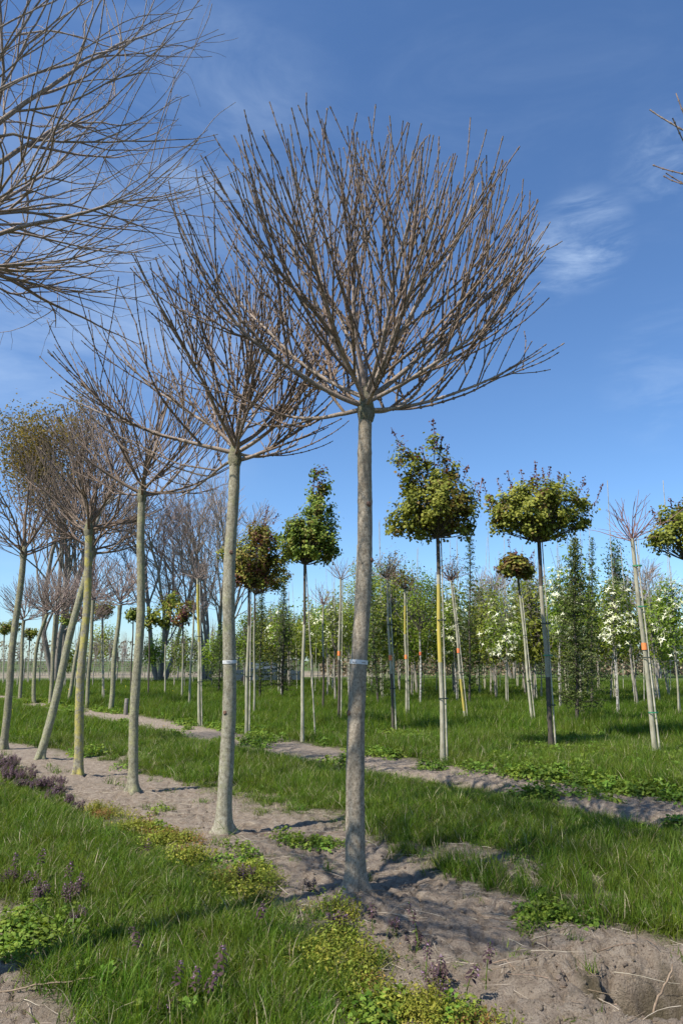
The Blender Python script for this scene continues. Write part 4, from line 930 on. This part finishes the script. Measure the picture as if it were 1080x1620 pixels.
# ------------------------------------------------------------------ ground cover, scattered as instances
def proto_coll(name, objs):
    c = bpy.data.collections.new(name)
    for o in objs: c.objects.link(o)
    return c
def pobj(name, mb, mats, smooth=True): return bpy.data.objects.new(name, mb.mesh(name, mats, smooth=smooth))
def scatter(name, label, P, rot, scl, idx, coll, kind='stuff'):
    me = bpy.data.meshes.new(name); me.vertices.add(len(P)); me.vertices.foreach_set('co', P.astype(np.float32).ravel())
    a = me.attributes.new('rot', 'FLOAT_VECTOR', 'POINT'); a.data.foreach_set('vector', rot.astype(np.float32).ravel())
    a = me.attributes.new('scl', 'FLOAT_VECTOR', 'POINT'); a.data.foreach_set('vector', scl.astype(np.float32).ravel())
    a = me.attributes.new('idx', 'INT', 'POINT'); a.data.foreach_set('value', idx.astype(np.int32))
    o = bpy.data.objects.new(name, me); C.objects.link(o); o['kind'] = kind; o['label'] = label
    g = bpy.data.node_groups.new(name+'_scatter', 'GeometryNodeTree')
    g.interface.new_socket('Geometry', in_out='INPUT', socket_type='NodeSocketGeometry'); g.interface.new_socket('Geometry', in_out='OUTPUT', socket_type='NodeSocketGeometry')
    gi = g.nodes.new('NodeGroupInput'); go = g.nodes.new('NodeGroupOutput'); iop = g.nodes.new('GeometryNodeInstanceOnPoints'); ci = g.nodes.new('GeometryNodeCollectionInfo')
    ci.inputs['Collection'].default_value = coll; ci.inputs['Separate Children'].default_value = True; ci.inputs['Reset Children'].default_value = True
    def na(n_, t_): q = g.nodes.new('GeometryNodeInputNamedAttribute'); q.data_type = t_; q.inputs['Name'].default_value = n_; return q.outputs['Attribute']
    e2r = g.nodes.new('FunctionNodeEulerToRotation'); g.links.new(na('rot', 'FLOAT_VECTOR'), e2r.inputs[0])
    g.links.new(gi.outputs[0], iop.inputs['Points']); g.links.new(ci.outputs[0], iop.inputs['Instance']); iop.inputs['Pick Instance'].default_value = True
    g.links.new(na('idx', 'INT'), iop.inputs['Instance Index']); g.links.new(e2r.outputs[0], iop.inputs['Rotation']); g.links.new(na('scl', 'FLOAT_VECTOR'), iop.inputs['Scale'])
    g.links.new(iop.outputs[0], go.inputs[0]); md = o.modifiers.new('scatter', 'NODES'); md.node_group = g
    return o
def tuft(seed, nb, hgt, w, spread, segs=3, dry=.05, flat=.5):
    rs = np.random.RandomState(seed); mb = MB()
    for dr in (0, 1):
        n = int(nb*(dry if dr else 1-dry));
        if n < 1: continue
        b_ = rs.normal(size=(n, 2))*spread; az = rs.uniform(0, 2*pi, n); ln = hgt*rs.uniform(.45, 1.15, n); bend = rs.uniform(.15, 1.0, n)*flat*1.5; ww = w*rs.uniform(.6, 1.3, n)
        t = np.linspace(0, 1, segs+1); th = bend[:, None]*t[None]*1.3; ds = ln[:, None]/segs
        hx = np.cumsum(np.concatenate([np.zeros((n, 1)), np.sin(th[:, 1:])*ds], 1), 1); hz = np.cumsum(np.concatenate([np.zeros((n, 1)), np.cos(th[:, 1:])*ds], 1), 1)
        tw = az+rs.uniform(-1, 1, n)*.8+pi/2
        W_ = ww[:, None]*(1-t[None]**1.5*.92)/2
        cx = b_[:, 0:1]+hx*np.cos(az)[:, None]; cy = b_[:, 1:2]+hx*np.sin(az)[:, None]
        Lf = np.stack([cx-W_*np.cos(tw)[:, None], cy-W_*np.sin(tw)[:, None], hz-.01], -1); Rt = np.stack([cx+W_*np.cos(tw)[:, None], cy+W_*np.sin(tw)[:, None], hz-.01], -1)
        V = np.stack([Lf, Rt], 2).reshape(-1, 3); k = (segs+1)*2; bb = np.arange(n)[:, None]*k; j = np.arange(segs)[None]*2
        mb.add(V, np.stack([bb+j, bb+j+1, bb+j+3, bb+j+2], -1).reshape(-1, 4), dr)
    return mb
grassP = [pobj('grass_tuft', tuft(700+i, n, h, w, s_, 3, d_, fl), [M['grass'], M['grass_dry']]) for i, (n, h, w, s_, d_, fl) in enumerate([
    (34, .13, .0042, .035, .08, .6), (34, .17, .0046, .035, .06, .7), (30, .10, .004, .04, .10, .9), (28, .20, .005, .03, .06, .8), (36, .07, .0035, .05, .14, .9), (26, .15, .0045, .045, .20, 1.0)])]
grassF = [pobj('grass_tuft_far', tuft(720+i, 40, h, .011, .11, 2, .04, .6), [M['grass'], M['grass_dry']]) for i, h in enumerate((.20, .26, .16))]
cg = proto_coll('grass_tufts', grassP+grassF)
rs = np.random.RandomState(3)
def field(n_per, r0, r1, half=33):
    a = radians(half); n = int(n_per*a*(r1*r1-r0*r0)); r = np.sqrt(rs.uniform(r0*r0, r1*r1, n)); t = rs.uniform(-a, a, n); return r*np.sin(t), r*np.cos(t)
Ps, Is, Sc = [], [], []
for dens, r0, r1, far in ((520, 2.9, 5.5, 0), (380, 5.5, 9, 0), (230, 9, 15, 0), (70, 15, 28, 1), (26, 28, 52, 1)):
    x, y = field(dens, r0, r1); m = soil_mask(x, y); u, v = UV(x, y)
    thick = .35+.9*fbm(x*1.1, y*1.1, 91)
    keep = rs.uniform(size=len(x)) < np.clip((1-m*1.15), 0, 1)*np.clip(thick+.25, .25, 1)
    keep |= (rs.uniform(size=len(x)) < .012*(m > .6))*(not far)
    wd = (v > 6.9) & (v < 8.2); keep &= ~(wd & (rs.uniform(size=len(x)) < .65))
    x, y, m = x[keep], y[keep], m[keep]; thick = thick[keep]; n = len(x); u, v = UV(x, y)
    z = gheight(x, y); Ps.append(np.stack([x, y, z], 1))
    hgt = (.42+.85*fbm(x*.9, y*.9, 95)+.25*(fbm(x*4, y*4, 96)-.5))*(1-.45*m)*np.clip(.5+thick, .6, 1.25)
    lane = sstep(4.2, 5.0, v)*sstep(6.8, 6.2, v); hgt = hgt*(1-.12*lane)*np.where(v < 2.6, .80, 1)*(1-.5*sstep(2.2, 2.5, v)*(v < 3))*np.where(v > 8.2, 1.1, 1)*(1-.5*sstep(6.0, 6.5, v)*sstep(8.2, 7.8, v))
    hgt = hgt*(1-.55*sstep(.45, .7, fbm(x*1.6, y*1.6, 77))*sstep(3.9, 4.1, v)*sstep(5, 4.6, v))
    if far: Is.append(rs.randint(6, 9, n)); s = rs.uniform(.8, 1.3, n)*(1+.25*(r0 > 20)); Sc.append(np.stack([s, s, hgt*rs.uniform(.8, 1.2, n)], 1))
    else: Is.append(rs.randint(0, 6, n)); s = rs.uniform(.8, 1.25, n)*(1+(.4 if r0 >= 9 else .1*(r0 > 5))); Sc.append(np.stack([s, s, hgt*rs.uniform(.75, 1.25, n)*(1.1 if r0 >= 9 else 1)], 1))
P = np.concatenate(Ps); n = len(P); print('grass tufts', n)
rot = np.stack([rs.normal(size=n)*.24, rs.normal(size=n)*.24, rs.uniform(0, 6.28, n)], 1)
scatter('grass', 'green grass in the lanes between the tree rows', P, rot, np.concatenate(Sc), np.concatenate(Is), cg)

# leafy weeds
def weedclump(seed, n, spread, hgt, size, shape, stems=True):
    r_ = np.random.RandomState(seed); d = r_.normal(size=(n, 2))*spread; h = hgt*(1-np.clip(np.hypot(d[:, 0], d[:, 1])/(spread*2.6), 0, 1)**2)*r_.uniform(.3, 1.1, n)
    mb = MB(); Pn = np.stack([d[:, 0], d[:, 1], h], 1); leaves(mb, Pn, np.stack([d[:, 0]*6, d[:, 1]*6, np.ones(n)], 1)+r_.normal(size=(n, 3))*.35, size, shape, 0, r_)
    for i in range(0, n, 4): tube(mb, [(d[i, 0]*.5, d[i, 1]*.5, -.01), (d[i, 0]*.8, d[i, 1]*.8, h[i]*.6), tuple(Pn[i])], [.0018, .0015, .001], 3, 0)
    return mb
weeds = [pobj('weed_clump', weedclump(740+i, 46, .06, .09, .036, 'star'), [M['weed']]) for i in range(3)]
chick = [pobj('chickweed_clump', weedclump(750+i, 90, .055, .07, .014, 'oval'), [M['chick']]) for i in range(3)]+[pobj('rusty_chickweed', weedclump(755, 60, .05, .05, .013, 'oval'), [M['chick_red']])]
def scat_list(name, label, x, y, s, idx, coll, tilt=.15, zoff=0.):
    n = len(x); z = gheight(x, y)+zoff; rot = np.stack([rs.normal(size=n)*tilt, rs.normal(size=n)*tilt, rs.uniform(0, 6.28, n)], 1)
    return scatter(name, label, np.stack([x, y, z], 1), rot, np.stack([s, s, s*rs.uniform(.8, 1.2, n)], 1), idx, coll)
def cluster_mask(x, y, sc, th, seed): return fbm(x*sc, y*sc, seed) > th
x, y = field(75, 5, 30); u, v = UV(x, y)
k = ((v > 7.75) & (v < 9.1) & (fbm(x*1.0, y*1.0, 201) > .50)) | ((v > 9.6) & (v < 11.3) & (fbm(x*.9, y*.9, 203) > .54)) | ((v > 11) & (fbm(x*.7, y*.7, 207) > .66)) | ((v > 6.6) & (v < 7.7) & (fbm(x*1.5, y*1.5, 202) > .64)) | ((v > 3.9) & (v < 4.4) & (u > 10) & (fbm(x, y, 208) > .55))
x, y = x[k], y[k]
hand = [(437, 1328, 5), (465, 1335, 9), (500, 1338, 8), (525, 1340, 7), (845, 1447, 8), (865, 1443, 10), (885, 1450, 6), (833, 1462, 4), (20, 1470, 8), (50, 1480, 10), (90, 1490, 9), (25, 1510, 8), (60, 1450, 8), (160, 1545, 5), (110, 1465, 8), (5, 1500, 8),
        (610, 1605, 5), (720, 1600, 5), (335, 1370, 4), (262, 1285, 3), (390, 1365, 6), (410, 1375, 6), (250, 1320, 3), (380, 1345, 3), (590, 1610, 6), (300, 1600, 6), (240, 1590, 4)]
hx, hy = [], []
for px, py, c in hand:
    a, b_ = at(px, py)
    for _ in range(c): hx.append(a+rs.normal()*.045); hy.append(b_+rs.normal()*.06)
nh = len(hx); x = np.concatenate([x, hx]); y = np.concatenate([y, hy])
s = rs.uniform(.8, 1.5, len(x)); s[-nh:] *= .75; s[-nh:] *= .8; s[:-nh] *= 1.0
scat_list('leafy_weeds', 'bright green low leafy weeds spreading along the soil strips', x, y, s, rs.randint(0, 3, len(x)), proto_coll('weed_clumps', weeds))
# chickweed along the near edge of the front strip
x, y = field(330, 2.9, 9.5); u, v = UV(x, y)
c0 = np.interp(u, [2.2, 2.9, 3.5, 4.4, 5.4, 6.5, 8], [2.50, 2.52, 2.62, 2.72, 2.78, 2.78, 2.75]); wd = np.interp(u, [2.0, 2.6, 3.5, 5, 6.8, 7.5], [.08, .21, .26, .17, .22, .0])
k = (np.abs(v-c0) < wd*(.5+fbm(x*2.5, y*2.5, 211))) & (fbm(x*3.2, y*3.2, 212) > .50); x, y, u = x[k], y[k], u[k]
idx = np.where(fbm(x*5, y*5, 213) > .60, 3, rs.randint(0, 3, len(x)))
scat_list('chickweed', 'yellow-green chickweed carpet along the edge of the front soil strip', x, y, rs.uniform(.8, 1.6, len(x)), idx, proto_coll('chickweed_clumps', chick))

# purple dead-nettle
def nettle_parts(seed, h=.17):
    r_ = np.random.RandomState(seed); st = MB(); lf = MB(); fl = MB(); lean = r_.normal(size=2)*.02
    P = np.array([(lean[0]*t*t, lean[1]*t*t, h*t) for t in np.linspace(0, 1, 7)]); tube(st, P, np.linspace(.0024, .0014, 7), 4)
    for i, t in enumerate((.22, .42, .60, .70, .78, .85, .91, .96)):
        c = np.array((lean[0]*t*t, lean[1]*t*t, h*t)); k = 4 if t > .5 else 2; off = .013+.004*(t > .5) if t < .9 else .008
        a = r_.uniform(0, 6.28)+np.arange(k)*2*pi/k; pos = c+np.stack([np.cos(a)*off, np.sin(a)*off, 0*a], 1)
        leaves(lf, pos, np.stack([np.cos(a)*.5, np.sin(a)*.5, 1+0*a], 1)+r_.normal(size=(k, 3))*.15, .026 if t < .9 else .016, 'oval', 0 if t < .55 else 1, r_, droop=.8)
    k = 7; a = r_.uniform(0, 6.28, k); z = h*r_.uniform(.74, 1.0, k); pos = np.stack([lean[0]+np.cos(a)*.011, lean[1]+np.sin(a)*.011, z], 1)
    leaves(fl, pos, np.stack([np.cos(a), np.sin(a), .8+0*a], 1),   .010, 'tri', 0, r_)
    return st, lf, fl
band = []
for i in range(3):
    mb = MB(); r_ = np.random.RandomState(770+i)
    for j in range(6):
        o_ = np.array((*r_.normal(size=2)*.035, 0.)); parts = nettle_parts(780+i*9+j, r_.uniform(.09, .17))
        for pm, base_m in zip(parts, (0, 1, 3)):
            for kf in (3, 4):
                pass
            vv = np.concatenate(pm.V)+o_
            for kf in (3, 4):
                if pm.F[kf]:
                    for ff, mm_ in zip(pm.F[kf], pm.M[kf]): mb.F[kf].append(ff+mb.n); mb.M[kf].append(mm_+base_m)
            mb.V.append(vv); mb.n += len(vv)
    band.append(pobj('dead_nettle_clump', mb, [M['weed'], M['dn_leaf'], M['dn_top'], M['dn_flower']]))
x, y = field(95, 6.4, 14); u, v = UV(x, y); k = (u > 7.3) & (u < 13.5) & (np.abs(v-2.62-.10*np.sin(u*1.3)) < .34*sstep(7.2, 8.6, u)*(.3+fbm(x*2, y*2, 221))) & (fbm(x*5, y*5, 222) > .52) ; x, y = x[k], y[k]
ex = [(700, 1560, 1), (725, 1585, 1), (620, 1480, 1), (560, 1470, 1), (520, 1480, 1), (640, 1495, 1), (395, 1400, 1), (480, 1420, 1), (18, 1420, 1), (45, 1412, 1), (60, 1438, 1), (128, 1462, 1), (100, 1440, 1), (118, 1428, 1), (285, 1612, 1)]
ax, ay = [], []
for px, py, c in ex:
    a, b_ = at(px, py)
    for _ in range(c): ax.append(a+rs.normal()*.04); ay.append(b_+rs.normal()*.05)
x = np.concatenate([x, ax]); y = np.concatenate([y, ay])
scat_list('dead_nettle_carpet', 'purple-brown dead-nettle carpet along the left of the front soil strip', x, y, np.concatenate([rs.uniform(.6, 1.0, len(x)-len(ax)), rs.uniform(.65, .95, len(ax))]), rs.randint(0, 3, len(x)), proto_coll('dead_nettles', band))
GN = 'purple dead-nettles close to the camera'
fore = [(100, 1420, 'purple dead-nettle, leftmost of the pair of tall ones in the left grass'), (122, 1432, 'purple dead-nettle, right one of the tall pair in the left grass'), (62, 1405, 'purple dead-nettle beside leafy weeds, behind the tall pair'), (16, 1402, 'purple dead-nettle at the left edge above the leafy weeds'),
        (52, 1455, 'drooping purple dead-nettle low among the pale leafy weeds at left'), (222, 1540, 'single purple dead-nettle at the border of the bottom-left bare soil'), (228, 1376, 'single small purple dead-nettle in the middle of the left grass'),
        (408, 1482, 'single purple dead-nettle at the right rim of the left grass'), (272, 1606, 'leftmost of the purple dead-nettles on the bottom edge'), (298, 1602, 'second purple dead-nettle from the left on the bottom edge'),
        (322, 1600, 'third purple dead-nettle from the left on the bottom edge'), (342, 1596, 'rightmost of the four purple dead-nettles on the bottom edge'), (672, 1545, 'purple dead-nettle leaning by the dead stick at the edge of the dug soil'),
        (694, 1560, 'purple dead-nettle in front of the dead stick'), (735, 1585, 'purple dead-nettle standing out against the bare dug soil'), (768, 1570, 'reddish-topped dead-nettle, rightmost one, on the dug soil'), (590, 1480, 'purple dead-nettle right of the nearest trunk foot, in the chickweed'), (660, 1505, 'purple dead-nettle at the tip of the chickweed patch')]
src = []
for i, (px, py, lab) in enumerate(fore):
    x, y = at(px, py)
    if i < 3:
        h = (.17, .15, .19)[i]; root = thing('dead_nettle', lab, 'plant', (0, 0, 0), GN); a_, b_, c_ = nettle_parts(800+i, h)
        obj('stem', a_, M['weed'], root); obj('foliage', b_, [M['dn_leaf'], M['dn_top']], root, kind='stuff'); obj('flower_head', c_, M['dn_flower'], root); src.append(root); o = root
    else: o = copy_tree(src[i % 3]); o['label'] = lab
    o.location = (x, y, gz(x, y)); o.rotation_euler = (rs.normal()*.12, rs.normal()*.12, rs.uniform(0, 6.28)); s = rs.uniform(1.1, 1.4); o.scale = (s, s, s*.95)

# straw, twigs and clods on the soil
def blade(seed, ln, w, mm):
    r_ = np.random.RandomState(seed); t = np.linspace(0, 1, 6); P = np.stack([ln*(t-.5), .08*ln*np.sin(t*3+seed), .02*ln*np.sin(t*5)+.004], 1); mb = MB(); tube(mb, P, np.full(6, w)*(1-.5*t), 4); return pobj('straw_bit', mb, [mm])
strawP = [blade(1, .16, .0014, M['straw']), blade(2, .10, .0017, M['straw']), blade(3, .26, .0014, M['straw']), blade(4, .12, .0020, M['stick']), blade(5, .2, .0022, M['stick'])]
x, y = field(70, 2.9, 9); m = soil_mask(x, y); k = m > .4; x, y = x[k], y[k]
scat_list('straw_litter', 'dry straw and twig litter on the bare soil', x, y, rs.uniform(.5, 1.3, len(x)), rs.randint(0, 5, len(x)), proto_coll('straw_bits', strawP), .08, .004)
def clod(seed):
    r_ = np.random.RandomState(seed); n, k = 6, 9; V = []; th = np.arange(k)*2*pi/k
    z = np.cos(np.linspace(.25, pi-.25, n)); mb = MB(); rr = np.sqrt(1-z*z)
    tube(mb, np.stack([0*z, 0*z, z*.65], 1), rr+.05, k, 0, cap=True, lump=lambda n_, k_: r_.uniform(.72, 1.15, (n_, k_))); return pobj('clod', mb, [M['clod']])
def f_clod(t, o):
    p = N(t, 'ShaderNodeBsdfPrincipled'); p.inputs['Roughness'].default_value = .95; p.inputs['Specular IOR Level'].default_value = .1
    n = noise(t, 3, 6, .7); L(t, vary(t, ramp(t, n, [(.3, (.29, .225, .165)), (.7, (.44, .36, .28))]), .15, .01), p.inputs['Base Color'])
    bp = N(t, 'ShaderNodeBump'); bp.inputs['Strength'].default_value = .8; bp.inputs['Distance'].default_value = .2; L(t, n, bp.inputs['Height']); L(t, bp.outputs[0], p.inputs['Normal']); L(t, p.outputs[0], o.inputs[0])
M['clod'] = mat('soil_clod', f_clod)
clods = [clod(s_) for s_ in range(5)]
x, y = field(420, 2.9, 8); m = soil_mask(x, y); hd = np.hypot(x-HOLE[0], (y-HOLE[1])/.72); k = (m > .45) & (rs.uniform(size=len(x)) < .35+.65*sstep(1.4, .8, hd)) & (fbm(x*3, y*3, 231) > .4); x, y = x[k], y[k]
s = .003+.015*rs.uniform(size=len(x))**4; scat_list('soil_clods', 'small crumbs and clods of dry soil', x, y, s, rs.randint(0, 5, len(x)), proto_coll('clods', clods), .6, .002)
# dandelion dots in the far grass
x, y = at(500, 1122); dl = []
mbd = MB(); leaves(mbd, np.zeros((3, 3))+(0, 0, .2), rs.normal(size=(3, 3))*.3+(0, -.4, 1), .034, 'star', 0, rs); tube(mbd, [(0, 0, 0), (0, 0, .2)], [.003, .002], 3)
dpro = pobj('dandelion_flower', mbd, [M['dandelion']]); x, y = field(.16, 15, 45); k = soil_mask(x, y) < .3; scat_list('dandelions', 'few yellow dandelions dotted in the grass', x[k], y[k], rs.uniform(.8, 1.3, k.sum()), np.zeros(k.sum(), int), proto_coll('dandelion_flowers', [dpro]))

GS = 'dead sticks and roots on the dug soil'
def stick(label, pts, r0, r1, lift=.012, side=None, Ys=None):
    Q = []
    if Ys: Q = [up(px, py, yy) for (px, py), yy in zip(pts, Ys)]; pts = []
    for i, (px, py) in enumerate(pts): a, b_ = at(px, py); Q.append((a, b_, gz(a, b_)+lift*(1+i*.6)))
    Q = np.array(Q); s = np.linspace(0, len(Q)-1, 14); Pn = np.stack([np.interp(s, range(len(Q)), Q[:, i]) for i in range(3)], 1); Pn += rs.normal(size=Pn.shape)*.002
    root = thing('fallen_stick', label, 'stick', tuple(Q[0]), GS); mb = MB(); tube(mb, Pn, np.linspace(r0, r1, 14), 6, cap=True); obj('stem', mb, M['stick'], root)
    if side is not None:
        mb = MB(); c = Pn[7]; tube(mb, [c, c+np.array(side)*.5, c+np.array(side)], [r1*.8, r1*.6, r1*.4], 4); obj('side_twig', mb, M['stick'], root)
stick('curved brown twig standing across the dug hole at the right', [(1032, 1604), (1042, 1575), (1056, 1548), (1064, 1526)], .006, .004, .02, (.05, .02, .03), Ys=(3.36, 3.41, 3.46, 3.50))
stick('short thick stick beside the purple dead-nettles', [(690, 1524), (706, 1540), (722, 1552)], .006, .005, .01)
stick('long straight twig on the bare soil at bottom left', [(0, 1573), (60, 1571), (110, 1568), (150, 1566)], .004, .003, .02, (-.05, .05, .01))
stick('loose root lying over the rim of the dug hole', [(975, 1612), (1005, 1598), (1035, 1590)], .006, .004, .015)
stick('pale arched rootlet left of the dug hole', [(778, 1538), (800, 1540), (815, 1553)], .003, .002, .012)
print('objects', len(bpy.data.objects))
